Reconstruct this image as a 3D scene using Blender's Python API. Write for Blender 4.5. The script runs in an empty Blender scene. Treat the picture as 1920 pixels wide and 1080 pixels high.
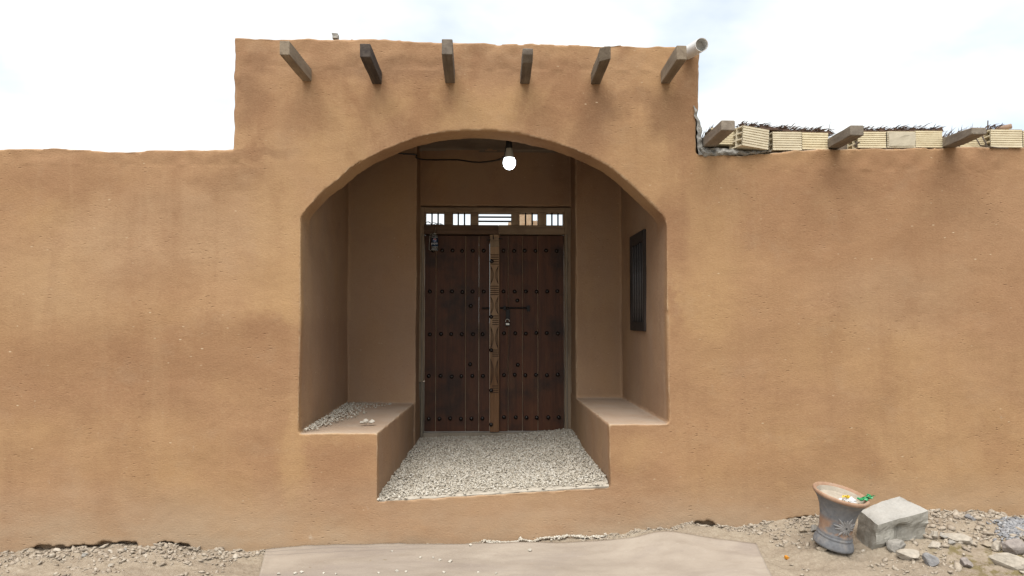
import bpy, bmesh, math, random
import numpy as np
from mathutils import Vector, Matrix, Euler, noise
R = math.radians
random.seed(7); rng = np.random.default_rng(7)
C = bpy.context.scene.collection
S = bpy.context.scene

# ------------------------------------------------------------------ camera
EYE = Vector((0.0, -5.17, 1.55)); FPX = 1400.0
cam_d = bpy.data.cameras.new('camera'); cam = bpy.data.objects.new('camera', cam_d); C.objects.link(cam)
cam.location = EYE
cam.rotation_euler = (R(90 + 2.40), 0, R(-1.95))
cam_d.sensor_width = 36.0; cam_d.lens = 36.0 * FPX / 1920.0
cam_d.clip_start = 0.05; cam_d.clip_end = 2000
S.camera = cam
CM = cam.rotation_euler.to_matrix()

def ray(px, py):
    return (CM @ Vector(((px - 960) / FPX, (540 - py) / FPX, -1.0)))
def P(px, py, Y):                      # a photo point on the real plane y = Y
    d = ray(px, py); return EYE + d * ((Y - EYE.y) / d.y)
def PZ(px, py, z):                     # ... on the level z
    d = ray(px, py); return EYE + d * ((z - EYE.z) / d.z)
def PX(px, py, x):                     # ... on the plane x
    d = ray(px, py); return EYE + d * ((x - EYE.x) / d.x)

# ------------------------------------------------------------------ sky, sun, exposure
W = bpy.data.worlds.new('World'); S.world = W; W.use_nodes = True
nt = W.node_tree; nt.nodes.clear()
N = nt.nodes.new; L = nt.links.new
SUN_EL, SUN_AZ = 64.0, 196.0           # azimuth clockwise from north (+y): behind the camera, a little to the left
out = N('ShaderNodeOutputWorld')
sky = N('ShaderNodeTexSky'); sky.sky_type = 'NISHITA'; sky.sun_disc = False
sky.sun_elevation = R(SUN_EL); sky.sun_rotation = R(SUN_AZ)
bg1 = N('ShaderNodeBackground'); bg1.inputs[1].default_value = 0.10
L(sky.outputs[0], bg1.inputs[0])
bg2 = N('ShaderNodeBackground'); bg2.inputs[0].default_value = (0.955, 0.99, 1.0, 1); bg2.inputs[1].default_value = 0.615
tc = N('ShaderNodeTexCoord'); sep = N('ShaderNodeSeparateXYZ'); L(tc.outputs['Generated'], sep.inputs[0])
mx = N('ShaderNodeMath'); mx.operation = 'MAXIMUM'; mx.inputs[1].default_value = 0.0; L(sep.outputs[2], mx.inputs[0])
ad = N('ShaderNodeMath'); ad.operation = 'ADD'; ad.inputs[1].default_value = 0.28; L(mx.outputs[0], ad.inputs[0])
dx = N('ShaderNodeMath'); dx.operation = 'DIVIDE'; L(sep.outputs[0], dx.inputs[0]); L(ad.outputs[0], dx.inputs[1])
dy = N('ShaderNodeMath'); dy.operation = 'DIVIDE'; L(sep.outputs[1], dy.inputs[0]); L(ad.outputs[0], dy.inputs[1])
cmb = N('ShaderNodeCombineXYZ'); L(dx.outputs[0], cmb.inputs[0]); L(dy.outputs[0], cmb.inputs[1])
nz = N('ShaderNodeTexNoise'); nz.inputs['Scale'].default_value = 1.9; nz.inputs['Detail'].default_value = 5; nz.inputs['Roughness'].default_value = 0.5
L(cmb.outputs[0], nz.inputs['Vector'])
mr = N('ShaderNodeMapRange'); mr.inputs[1].default_value = 0.36; mr.inputs[2].default_value = 0.59; mr.inputs[3].default_value = 0.45; mr.inputs[4].default_value = 1.0
L(nz.outputs[0], mr.inputs[0])
ms = N('ShaderNodeMixShader'); L(mr.outputs[0], ms.inputs[0]); L(bg1.outputs[0], ms.inputs[1]); L(bg2.outputs[0], ms.inputs[2]); L(ms.outputs[0], out.inputs[0])

sd = bpy.data.lights.new('sun', 'SUN'); sd.energy = 2.8; sd.angle = R(60); sd.color = (1.0, 0.97, 0.92)
sun = bpy.data.objects.new('sun', sd); C.objects.link(sun)
az, el = R(SUN_AZ), R(SUN_EL)
to_sun = Vector((math.sin(az) * math.cos(el), math.cos(az) * math.cos(el), math.sin(el)))
sun.rotation_euler = to_sun.to_track_quat('Z', 'Y').to_euler(); sun.location = (0, -8, 12)

S.view_settings.view_transform = 'Standard'; S.view_settings.look = 'None'
S.view_settings.exposure = 1.02; S.view_settings.gamma = 1.0; S.view_settings.use_curve_mapping = False
S.render.engine = 'CYCLES'
try:
    S.cycles.use_denoising = True; S.cycles.max_bounces = 8; S.cycles.diffuse_bounces = 4
except Exception: pass

# ------------------------------------------------------------------ materials
ALB = 0.72                              # one scale that brings all base colours to real-world reflectance
class NT:
    def __init__(s, name, rough=0.9, spec=0.2):
        s.m = bpy.data.materials.new(name); s.m.use_nodes = True
        s.t = s.m.node_tree; s.t.nodes.clear()
        s.o = s.n('ShaderNodeOutputMaterial'); s.b = s.n('ShaderNodeBsdfPrincipled')
        s.b.inputs['Roughness'].default_value = rough; s.b.inputs['Specular IOR Level'].default_value = spec
        s.l(s.b.outputs[0], s.o.inputs[0])
        s.pos = s.n('ShaderNodeNewGeometry').outputs['Position']
        s.obj = s.n('ShaderNodeTexCoord').outputs['Object']
        s.rnd = s.n('ShaderNodeObjectInfo').outputs['Random']
    def n(s, t): return s.t.nodes.new(t)
    def l(s, a, b): s.t.links.new(a, b)
    def vec(s, src, sc=(1, 1, 1), loc=(0, 0, 0)):
        m = s.n('ShaderNodeMapping'); m.inputs['Scale'].default_value = sc; m.inputs['Location'].default_value = loc
        s.l(src, m.inputs[0]); return m.outputs[0]
    def noise(s, v, scale=5, detail=4, rough=0.55, dist=0.0):
        n = s.n('ShaderNodeTexNoise'); n.inputs['Scale'].default_value = scale; n.inputs['Detail'].default_value = detail
        n.inputs['Roughness'].default_value = rough; n.inputs['Distortion'].default_value = dist; s.l(v, n.inputs['Vector']); return n.outputs[0]
    def voro(s, v, scale=5, feature='F1', out='Distance'):
        n = s.n('ShaderNodeTexVoronoi'); n.feature = feature; n.inputs['Scale'].default_value = scale; s.l(v, n.inputs['Vector']); return n.outputs[out]
    def rng(s, f, a, b, c=0.0, d=1.0):
        m = s.n('ShaderNodeMapRange'); m.inputs[1].default_value = a; m.inputs[2].default_value = b; m.inputs[3].default_value = c; m.inputs[4].default_value = d
        s.l(f, m.inputs[0]); return m.outputs[0]
    def math(s, op, a, b=None):
        m = s.n('ShaderNodeMath'); m.operation = op
        for i, v in enumerate((a, b)):
            if v is None: continue
            if isinstance(v, (int, float)): m.inputs[i].default_value = v
            else: s.l(v, m.inputs[i])
        return m.outputs[0]
    def mix(s, f, a, b, mode='MIX'):
        m = s.n('ShaderNodeMix'); m.data_type = 'RGBA'; m.blend_type = mode
        for i, v in ((0, f), (6, a), (7, b)):
            if isinstance(v, (int, float)): m.inputs[i].default_value = v
            elif isinstance(v, tuple): m.inputs[i].default_value = (*v, 1)
            else: s.l(v, m.inputs[i])
        return m.outputs[2]
    def ramp(s, f, pts):
        r = s.n('ShaderNodeValToRGB'); e = r.color_ramp.elements
        while len(e) < len(pts): e.new(0.5)
        for el_, (p, c) in zip(e, pts): el_.position = p; el_.color = (*c, 1)
        s.l(f, r.inputs[0]); return r.outputs[0]
    def sepz(s, v):
        n = s.n('ShaderNodeSeparateXYZ'); s.l(v, n.inputs[0]); return n.outputs
    def attr(s, name):
        n = s.n('ShaderNodeAttribute'); n.attribute_name = name; return n.outputs['Fac']
    def color(s, c):
        if isinstance(c, tuple): s.b.inputs['Base Color'].default_value = (*(x * ALB for x in c), 1)
        else: s.l(s.mix(1.0, c, (ALB, ALB, ALB), 'MULTIPLY'), s.b.inputs['Base Color'])
        return s
    def bump(s, h, strength=0.5, dist=0.01, prev=None):
        b = s.n('ShaderNodeBump'); b.inputs['Strength'].default_value = strength; b.inputs['Distance'].default_value = dist
        s.l(h, b.inputs['Height'])
        if prev is not None: s.l(prev, b.inputs['Normal'])
        s.l(b.outputs[0], s.b.inputs['Normal']); return b.outputs[0]

def plaster(name='mud_plaster', mult=1.0, stains=()):
    s = NT(name, 0.95, 0.12)
    k = lambda c: (c[0] * 1.035 * mult, c[1] * 1.01 * mult, c[2] * .93 * mult)
    p = s.pos
    DARK, OCHRE, RED, PALE = k((.175, .088, .054)), k((.50, .322, .165)), k((.300, .158, .092)), k((.52, .375, .255))
    big = s.noise(s.vec(p, (0.55, 0.55, 0.8)), 1.0, 5, 0.55, 0.4)
    c = s.ramp(big, [(0.32, k((.345, .196, .112))), (0.45, k((.400, .236, .136))), (0.56, k((.430, .262, .142))), (0.68, k((.480, .304, .168)))])
    pink = s.noise(s.vec(p, (.35, .35, .5), (3, 1, 7)), 1.0, 3, 0.5)
    c = s.mix(s.rng(pink, .48, .62, 0, .45), c, k((.425, .262, .165)))
    hz = s.sepz(p)
    # wobbly distance field for stains that have a place of their own
    wob = s.n('ShaderNodeTexNoise'); wob.inputs['Scale'].default_value = 3.2; wob.inputs['Detail'].default_value = 5; wob.inputs['Roughness'].default_value = .65; s.l(p, wob.inputs['Vector'])
    wv = s.n('ShaderNodeVectorMath'); wv.operation = 'SUBTRACT'; s.l(wob.outputs['Color'], wv.inputs[0]); wv.inputs[1].default_value = (.5, .5, .5)
    ws = s.n('ShaderNodeVectorMath'); ws.operation = 'SCALE'; s.l(wv.outputs[0], ws.inputs[0]); ws.inputs['Scale'].default_value = .45
    wp = s.n('ShaderNodeVectorMath'); wp.operation = 'ADD'; s.l(p, wp.inputs[0]); s.l(ws.outputs[0], wp.inputs[1])
    for (cx, cz, rx, rz, f, kind) in stains:
        v = s.vec(wp.outputs[0], (1 / rx, .0, 1 / rz), (-cx / rx, 0, -cz / rz))
        ln = s.n('ShaderNodeVectorMath'); ln.operation = 'LENGTH'; s.l(v, ln.inputs[0])
        c = s.mix(s.rng(ln.outputs['Value'], 1.2, .5, 0, min(.9, f * 1.0)), c, {'d': DARK, 'o': OCHRE, 'r': RED, 'p': PALE}[kind])
    blot = s.noise(s.vec(p, (1.9, 1.9, 1.2), (11, 5, 2)), 1.0, 6, 0.64, 0.5)
    up = s.rng(hz[2], 2.2, 3.1, 0.45, 1.0)
    c = s.mix(s.math('MULTIPLY', s.rng(blot, .50, .64, 0, .75), up), c, k((.285, .150, .086)))
    stk = s.noise(s.vec(p, (5.5, 5.5, .55), (1, 2, 3)), 1.0, 5, 0.6, 0.2)
    c = s.mix(s.rng(stk, .53, .70, 0, .36), c, k((.31, .170, .098)))
    c = s.mix(s.rng(stk, .45, .28, 0, .34), c, k((.49, .32, .19)))
    sc = s.noise(s.vec(p, (2.6, 2.6, 3.6), (9, 9, 1)), 1.0, 7, 0.7)
    c = s.mix(s.rng(sc, .54, .72, 0, .34), c, k((.45, .315, .215)))
    c = s.mix(s.rng(sc, .46, .28, 0, .30), c, k((.30, .165, .096)))
    fine = s.noise(s.vec(p, (13, 13, 19), (2, 9, 1)), 1.0, 5, 0.7)
    c = s.mix(s.rng(fine, .55, .75, 0, .26), c, k((.275, .150, .085)))
    c = s.mix(s.rng(fine, .43, .28, 0, .22), c, k((.52, .36, .22)))
    gr = s.noise(s.vec(p, (60, 60, 95)), 1.0, 3, 0.7)
    c = s.mix(0.22, c, s.ramp(gr, [(.25, k((.26, .14, .08))), (.75, k((.56, .38, .23)))]), 'MIX')
    # chopped straw flecks and pits
    vv = s.n('ShaderNodeVectorMath'); vv.operation = 'ADD'; s.l(s.vec(p, (15, 15, 42)), vv.inputs[0]); s.l(s.noise(p, 9.0, 2, .5), vv.inputs[1])
    f1 = s.voro(vv.outputs[0], 1.0)
    pit = s.math('MULTIPLY', s.rng(f1, .20, .09, 0, 1), s.rng(s.noise(p, 2.3, 5, .7), .50, .64, 0, 1))
    c = s.mix(s.math('MULTIPLY', pit, .34), c, k((.20, .108, .065)))
    f2 = s.voro(s.vec(p, (8, 8, 20), (3, 3, 3)), 1.0)
    st = s.math('MULTIPLY', s.rng(f2, .085, .045, 0, 1), s.rng(s.noise(p, 1.7, 4, .7), .48, .62, 0, 1))
    c = s.mix(s.math('MULTIPLY', st, .85), c, k((.74, .60, .44)))
    # hairline cracks
    ck = s.voro(s.vec(wp.outputs[0], (1.5, 1.5, 3.2), (5, 1, 2)), 1.0, 'DISTANCE_TO_EDGE')
    ckm = s.math('MULTIPLY', s.rng(ck, .012, .004, 0, 1), s.math('MULTIPLY', s.rng(s.noise(p, 1.5, 3, .6), .56, .62, 0, .45), s.rng(hz[2], 2.9, 3.05, 0, 1)))
    c = s.mix(ckm, c, k((.13, .07, .045)))
    # greyer light of the porch mixed into its wall colour, arch underside left out
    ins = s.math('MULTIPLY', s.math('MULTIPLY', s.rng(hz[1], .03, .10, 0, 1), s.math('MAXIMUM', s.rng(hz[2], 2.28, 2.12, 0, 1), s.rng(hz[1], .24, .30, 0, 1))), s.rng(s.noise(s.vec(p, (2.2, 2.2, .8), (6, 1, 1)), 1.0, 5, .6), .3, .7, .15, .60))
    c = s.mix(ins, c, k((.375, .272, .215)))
    # lime dust on upward faces, scuffed corners and near the ground
    geo = s.n('ShaderNodeNewGeometry')
    upf = s.rng(s.sepz(geo.outputs['Normal'])[2], .6, .95, 0, 1)
    dn = s.noise(s.vec(p, (3, 3, 3)), 1.0, 5, .65)
    c = s.mix(s.math('MULTIPLY', upf, s.rng(dn, .3, .7, .35, .95)), c, k((.46, .375, .315)))
    edge = s.math('MULTIPLY', s.rng(geo.outputs['Pointiness'], .52, .58, 0, 1), s.rng(s.noise(p, 6, 5, .7), .38, .58, .1, .7))
    c = s.mix(edge, c, k((.58, .46, .34)))
    low = s.math('MULTIPLY', s.rng(hz[2], .50, .06, 0, 1), s.rng(s.noise(s.vec(p, (1.3, 1.3, 3)), 1.0, 5, .6), .32, .62, .2, .95))
    c = s.mix(low, c, k((.455, .34, .245)))
    lime = s.math('MULTIPLY', s.rng(s.noise(s.vec(p, (9, 9, 5), (0, 2, 4)), 1.0, 6, .75), .64, .76, 0, .6), s.rng(hz[2], 1.5, .6, 0, 1))
    c = s.mix(lime, c, k((.62, .54, .46)))
    s.color(c)
    b1 = s.bump(s.noise(s.vec(p, (4, 4, 5)), 1.0, 7, .62, .3), .20, .03)
    b2 = s.bump(gr, .38, .006, b1)
    s.bump(s.math('SUBTRACT', 1.0, s.math('MAXIMUM', pit, ckm)), .6, .006, b2)
    return s.m

def wood(name, a, b, axis='z', rough=.8, scale=1.0, grime=(.05, .04, .03), spec=.25, bump=.5, per=0.35):
    s = NT(name, rough, spec)
    st = {'x': (1.5, 22, 22), 'y': (22, 1.5, 22), 'z': (22, 22, 1.5)}[axis]
    off = s.n('ShaderNodeVectorMath'); off.operation = 'ADD'; s.l(s.obj, off.inputs[0])
    m = s.math('MULTIPLY', s.rnd, 17.0); s.l(m, off.inputs[1])
    v = off.outputs[0]
    g = s.noise(s.vec(v, tuple(x * scale for x in st)), 1.0, 6, .65, .7)
    c = s.ramp(g, [(.28, a), (.72, b)])
    big = s.noise(s.vec(v, (4, 4, 4)), 1.0, 4, .6)
    c = s.mix(s.rng(big, .45, .75, 0, .6), c, grime)
    hue = s.math('MULTIPLY', s.math('SUBTRACT', s.rnd, .5), per * 2)
    hs = s.n('ShaderNodeHueSaturation'); s.l(s.math('ADD', hue, 1.0), hs.inputs['Value']); s.l(c, hs.inputs['Color'])
    s.color(hs.outputs[0])
    cr = s.noise(s.vec(v, tuple(x * scale * 2.2 for x in st)), 1.0, 4, .7)
    s.bump(cr, bump, .004)
    return s.m

def simple(name, col, var=.25, scale=30, rough=.8, spec=.3, bump=.2, bd=.003, metal=0.0, coords='obj', rand=0.0):
    s = NT(name, rough, spec); s.b.inputs['Metallic'].default_value = metal
    v = s.obj if coords == 'obj' else s.pos
    g = s.noise(s.vec(v, (scale,) * 3), 1.0, 5, .65)
    c = s.ramp(g, [(.25, tuple(x * (1 - var) for x in col)), (.75, tuple(min(1, x * (1 + var)) for x in col))])
    if rand:
        hs = s.n('ShaderNodeHueSaturation'); s.l(s.rng(s.rnd, 0, 1, 1 - rand, 1 + rand), hs.inputs['Value']); s.l(c, hs.inputs['Color']); c = hs.outputs[0]
    s.color(c)
    if bump: s.bump(g, bump, bd)
    return s.m

def stones(name, ramp, bump=.4, rough=.95):
    s = NT(name, rough, .12)
    c = s.ramp(s.attr('tone'), ramp)
    g = s.noise(s.vec(s.pos, (120,) * 3), 1.0, 4, .7)
    c = s.mix(.25, c, s.ramp(g, [(.3, (.25, .22, .19)), (.7, (.75, .70, .62))]), 'MIX')
    s.color(c); s.bump(g, bump, .003); return s.m

M = {}
STAINS = []
for (px, py, rx, ry, f, kind) in (
    (880, 205, 230, 50, .55, 'o'), (640, 270, 80, 110, .40, 'o'), (520, 480, 60, 170, .45, 'o'), (1335, 520, 70, 210, .45, 'o'), (1600, 660, 190, 80, .35, 'o'),
    (320, 430, 220, 90, .30, 'p'), (1180, 845, 50, 40, .4, 'o'), (545, 860, 35, 80, .55, 'o'), (1680, 560, 160, 90, .25, 'p'), (120, 520, 160, 120, .25, 'p'),
    (1115, 200, 62, 50, .70, 'd'), (1195, 180, 34, 24, .45, 'd'), (1245, 205, 44, 60, .55, 'd'), (1292, 150, 26, 90, .55, 'd'), (1112, 265, 42, 62, .45, 'd'), (1285, 270, 26, 70, .4, 'r'),
    (480, 108, 46, 34, .55, 'd'), (468, 190, 36, 60, .55, 'd'), (545, 215, 80, 55, .5, 'r'), (740, 132, 150, 26, .45, 'd'), (985, 118, 170, 22, .40, 'd'), (1040, 212, 20, 12, .4, 'd'),
    (520, 612, 60, 28, .60, 'r'), (420, 660, 220, 70, .50, 'r'), (150, 690, 240, 90, .45, 'r'), (640, 845, 70, 30, .5, 'r'), (620, 920, 60, 60, .35, 'r'), (1262, 430, 24, 70, .5, 'r'), (1268, 570, 14, 60, .6, 'r'),
    (1430, 345, 150, 34, .40, 'r'), (1700, 325, 240, 46, .55, 'r'), (120, 335, 140, 46, .45, 'r'), (470, 292, 90, 16, .45, 'd'), (430, 335, 70, 30, .35, 'd'), (1480, 440, 130, 60, .35, 'r'), (1850, 600, 120, 70, .3, 'r'), (300, 860, 160, 80, .3, 'o'), (1500, 870, 200, 40, .3, 'r')):
    q_ = P(px, py, 0); STAINS.append((q_.x, q_.z, rx / 271, ry / 271, f, kind))
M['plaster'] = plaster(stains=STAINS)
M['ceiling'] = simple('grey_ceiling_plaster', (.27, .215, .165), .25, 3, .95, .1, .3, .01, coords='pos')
M['beam'] = wood('weathered_timber', (.185, .14, .10), (.375, .305, .225), 'y', .9, grime=(.125, .092, .064), spec=.1, bump=.8, per=.25)
M['beam_x'] = wood('weathered_timber_dark', (.22, .18, .145), (.40, .34, .27), 'y', .9, grime=(.16, .13, .105), spec=.1, bump=.8, per=.25)
def plank_mat():
    s = NT('dark_stained_planks', .58, .3)
    off = s.n('ShaderNodeVectorMath'); off.operation = 'ADD'; s.l(s.obj, off.inputs[0]); s.l(s.math('MULTIPLY', s.rnd, 17.0), off.inputs[1]); v = off.outputs[0]
    g = s.noise(s.vec(v, (26, 26, 1.3)), 1.0, 6, .65, .8)
    c = s.ramp(g, [(.28, (.0653, .0223, .0096)), (.72, (.1796, .0638, .0241))])
    c = s.mix(s.rng(s.rnd, 0, 1, 0, .5), c, (.0576, .0254, .0152))
    black = s.noise(s.vec(s.pos, (2.6, 2.6, 3.2)), 1.0, 5, .62)
    c = s.mix(s.rng(black, .46, .64, 0, .75), c, (.0249, .0161, .0118))
    dust = s.noise(s.vec(s.pos, (7, 7, 2)), 1.0, 5, .7)
    c = s.mix(s.rng(dust, .55, .75, 0, .35), c, (.1865, .0975, .0462))
    s.color(c); s.bump(s.noise(s.vec(v, (60, 60, 3)), 1.0, 4, .7), .5, .004); return s.m
M['plank'] = plank_mat()
M['beam_dark'] = wood('blackened_timber', (.055, .045, .042), (.14, .115, .095), 'y', .85, grime=(.04, .034, .032), spec=.1, bump=.7, per=.1)
M['beam_grey'] = wood('silvered_timber', (.15, .12, .098), (.29, .245, .195), 'y', .9, grime=(.10, .08, .066), spec=.1, bump=.8, per=.1)
M['frame'] = wood('raw_door_frame_wood', (.313, .224, .147), (.566, .429, .293), 'z', .85, grime=(.147, .100, .069), spec=.15, bump=.6, per=.2)
M['frame_x'] = wood('raw_door_frame_wood_across', (.282, .201, .134), (.524, .387, .262), 'x', .85, grime=(.115, .076, .054), spec=.15, bump=.6, per=.2)
M['frame_dark'] = wood('stained_door_frame_wood', (.088, .053, .035), (.194, .124, .081), 'x', .8, grime=(.057, .039, .029), spec=.2, bump=.6, per=.2)
M['pale_wood'] = wood('pale_grey_board', (.27, .225, .17), (.40, .34, .26), 'z', .85, grime=(.22, .18, .13), spec=.15, bump=.5, per=.1)
M['carved'] = wood('carved_light_wood', (.290, .165, .086), (.516, .315, .169), 'z', .7, grime=(.206, .122, .068), spec=.25, bump=.5, per=.1)
def carved_mat():
    s = NT('carved_post_wood', .7, .25)
    g = s.noise(s.vec(s.obj, (26, 26, 1.6)), 1.0, 6, .65, .7)
    c = s.ramp(g, [(.28, (.3240, .1980, .1140)), (.72, (.5280, .3540, .2100))])
    dk = s.ramp(g, [(.28, (.1560, .0744, .0336)), (.72, (.3000, .1560, .0720))])
    z = s.math('ADD', s.sepz(s.obj)[2], s.math('MULTIPLY', s.noise(s.vec(s.obj, (3, 3, 3)), 1.0, 4, .6), .5))
    s.color(s.mix(s.rng(z, .75, 1.35, 0, 1), dk, c)); s.bump(s.noise(s.vec(s.obj, (60, 60, 4)), 1.0, 4, .7), .5, .004); return s.m
M['carved'] = carved_mat()
M['carve_line'] = simple('carved_groove_line', (.083, .048, .030), .2, 40, .9)
M['iron'] = simple('black_iron', (.022, .019, .018), .3, 60, .5, .5, .2, .002, .6)
M['stud'] = simple('iron_stud', (.045, .036, .032), .3, 60, .27, .5, .1, .001, .6)
M['steel'] = simple('steel', (.55, .53, .48), .15, 60, .35, .5, 0, 0, .9)
M['window_wood'] = wood('dark_window_wood', (.022, .016, .013), (.045, .033, .027), 'z', .7, grime=(.015, .012, .01), spec=.3, bump=.4, per=.1)
M['window_bar'] = simple('dark_grey_bars', (.075, .066, .062), .3, 40, .5, .4, .1)
s_ = NT('dark_glass', .15, .5); s_.color((.012, .014, .02)); M['glass'] = s_.m
M['pvc'] = simple('white_plastic_pipe', (.82, .80, .76), .05, 12, .45, .4, .05)
M['pvc_in'] = simple('pipe_inside', (.45, .42, .38), .1, 12, .7, .2, 0)
def blockmat():
    s = NT('cream_fired_clay', .9, .15)
    g = s.noise(s.vec(s.obj, (14, 14, 14)), 1.0, 5, .6)
    c = s.ramp(g, [(.25, (.708, .590, .384)), (.6, (.850, .737, .507)), (.8, (.909, .814, .590))])
    hs = s.n('ShaderNodeHueSaturation'); s.l(s.rng(s.rnd, 0, 1, .90, 1.06), hs.inputs['Value']); s.l(s.rng(s.rnd, 0, 1, .8, 1.05), hs.inputs['Saturation']); s.l(c, hs.inputs['Color'])
    s.color(hs.outputs[0]); s.bump(s.noise(s.vec(s.obj, (90, 90, 90)), 1.0, 3, .6), .25, .002); return s.m
M['clay'] = blockmat()
M['smear'] = simple('mortar_smear', (.60, .53, .40), .12, 20, .95, .1, .4)
M['mortar'] = simple('grey_mortar', (.33, .315, .285), .5, 22, .97, .1, 1.0, .02, coords='pos')
M['thatch'] = simple('palm_fibre', (.085, .052, .036), .5, 20, .95, .1, 0, coords='pos')
M['twig'] = simple('dry_twig', (.13, .10, .075), .4, 30, .95, .1, .3)
M['log'] = simple('peeled_branch', (.36, .25, .18), .3, 20, .9, .1, .3)
M['gravel'] = stones('limestone_gravel', [(.0, (.36, .305, .225)), (.25, (.52, .455, .355)), (.7, (.66, .60, .495)), (1, (.75, .70, .61))])
M['clods'] = stones('dirt_clods', [(.0, (.232, .176, .125)), (.4, (.353, .280, .202)), (.8, (.430, .353, .262)), (1, (.533, .464, .370))])
M['slate'] = stones('blue_grey_chippings', [(.0, (.10, .11, .13)), (.5, (.22, .23, .26)), (1, (.40, .41, .42))])
M['dust'] = simple('limestone_dust', (.50, .445, .365), .3, 10, .98, .05, .5, .006, coords='pos')
M['pebble'] = simple('white_pebble', (.56, .51, .43), .15, 25, .9, .15, .3, rand=.15)
M['cable'] = simple('black_cable', (.018, .016, .015), .2, 30, .5, .4, 0)
M['lamp_body'] = simple('grey_lamp_body', (.42, .40, .35), .05, 20, .5, .4, 0)
s_ = NT('lit_bulb'); s_.color((.9, .9, .9)); s_.b.inputs['Emission Color'].default_value = (.93, .98, 1, 1); s_.b.inputs['Emission Strength'].default_value = 4.0; M['bulb'] = s_.m
s_ = NT('clear_plastic', .12, .5); s_.color((.75, .78, .78)); s_.b.inputs['Transmission Weight'].default_value = .75; s_.b.inputs['IOR'].default_value = 1.2; M['clear'] = s_.m
M['label_blue'] = simple('blue_label', (.006, .035, .10), .15, 30, .35, .5, 0)
M['red'] = simple('red_print', (.35, .015, .03), .05, 30, .4, .4, 0)
M['blue'] = simple('blue_print', (.01, .06, .30), .05, 30, .4, .4, 0)
M['white'] = simple('white_print', (.8, .8, .8), .03, 30, .4, .4, 0)
M['yellow'] = simple('yellow_print', (.80, .55, .03), .15, 30, .4, .4, 0)
M['green'] = simple('green_foil', (.02, .30, .10), .4, 40, .3, .5, .4)
M['orange'] = simple('orange_scrap', (.62, .26, .03), .2, 60, .7, .2, .2)

def ground_mat():
    s = NT('dry_dirt', .97, .08); p = s.pos
    a = s.noise(s.vec(p, (1.6, 3.2, 1)), 1.0, 6, .62, .3)
    c = s.ramp(a, [(.3, (.266, .207, .149)), (.48, (.344, .277, .203)), (.62, (.414, .344, .254)), (.75, (.469, .403, .309))])
    g = s.noise(s.vec(p, (60, 60, 60)), 1.0, 5, .7)
    c = s.mix(.4, c, s.ramp(g, [(.3, (.195, .153, .110)), (.55, (.352, .289, .219)), (.75, (.515, .453, .367))]))
    v = s.voro(s.vec(p, (70, 70, 70)), 1.0)
    c = s.mix(s.rng(v, .22, .10, 0, .55), c, (.485, .442, .375))
    sp = s.sepz(p)
    moss = s.math('MULTIPLY', s.math('MULTIPLY', s.rng(sp[0], 2.6, 2.9, 0, 1), s.rng(sp[1], -.42, -.56, 0, 1)), s.rng(s.noise(p, 14, 5, .65), .47, .58, 0, .8))
    c = s.mix(moss, c, (.168, .133, .051))
    s.color(c)
    b1 = s.bump(s.noise(s.vec(p, (18, 18, 18)), 1.0, 6, .65), .6, .03)
    s.bump(g, .5, .008, b1); return s.m
M['ground'] = ground_mat()

def mat_cloth():
    s = NT('dusty_felt', .97, .05); p = s.pos
    a = s.noise(s.vec(p, (1.6, 3.0, 1)), 1.0, 5, .6, .3)
    c = s.ramp(a, [(.3, (.3099, .2545, .2030)), (.5, (.3837, .3223, .2603)), (.68, (.4433, .3784, .3082))])
    yy = s.sepz(p)[1]
    hem = s.rng(yy, -.02, -.20, .55, 0)
    edge = s.math('MULTIPLY', hem, s.rng(s.noise(s.vec(p, (1.2, 30, 1)), 1.0, 3, .6), .35, .6, .4, 1))
    c = s.mix(edge, c, (.2657, .2231, .1860))
    dirt = s.noise(s.vec(p, (.9, 2.2, 1), (4, 1, 0)), 1.0, 6, .62, .6)
    c = s.mix(s.rng(dirt, .50, .64, 0, .6), c, (.3027, .2506, .2142))
    st2 = s.noise(s.vec(p, (5, 9, 1), (1, 6, 0)), 1.0, 6, .7)
    c = s.mix(s.rng(st2, .54, .70, 0, .5), c, (.3181, .2575, .2020))
    wv_ = s.math('ADD', yy, s.math('MULTIPLY', s.noise(s.vec(p, (2, 2, 2)), 1.0, 2, .5), .05))
    for y0 in (-.045, -.105):
        d_ = s.math('ABSOLUTE', s.math('ADD', wv_, -y0))
        c = s.mix(s.math('MULTIPLY', s.rng(d_, .008, .003, 0, .6), s.rng(s.sepz(p)[0], -.2, -.8, 0, 1)), c, (.2360, .1966, .1691))
    sp = s.noise(s.vec(p, (40, 40, 40)), 1.0, 4, .7)
    c = s.mix(s.rng(sp, .60, .72, 0, .35), c, (.4874, .4383, .3786))
    c = s.mix(s.rng(sp, .38, .28, 0, .3), c, (.2442, .1986, .1588))
    s.color(c)
    w = s.n('ShaderNodeTexWave'); w.inputs['Scale'].default_value = 90; w.bands_direction = 'Y'; s.l(p, w.inputs[0])
    b1 = s.bump(w.outputs[1], .12, .002)
    s.bump(s.noise(s.vec(p, (7, 7, 7)), 1.0, 4, .6), .25, .02, b1); return s.m
M['felt'] = mat_cloth()

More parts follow.
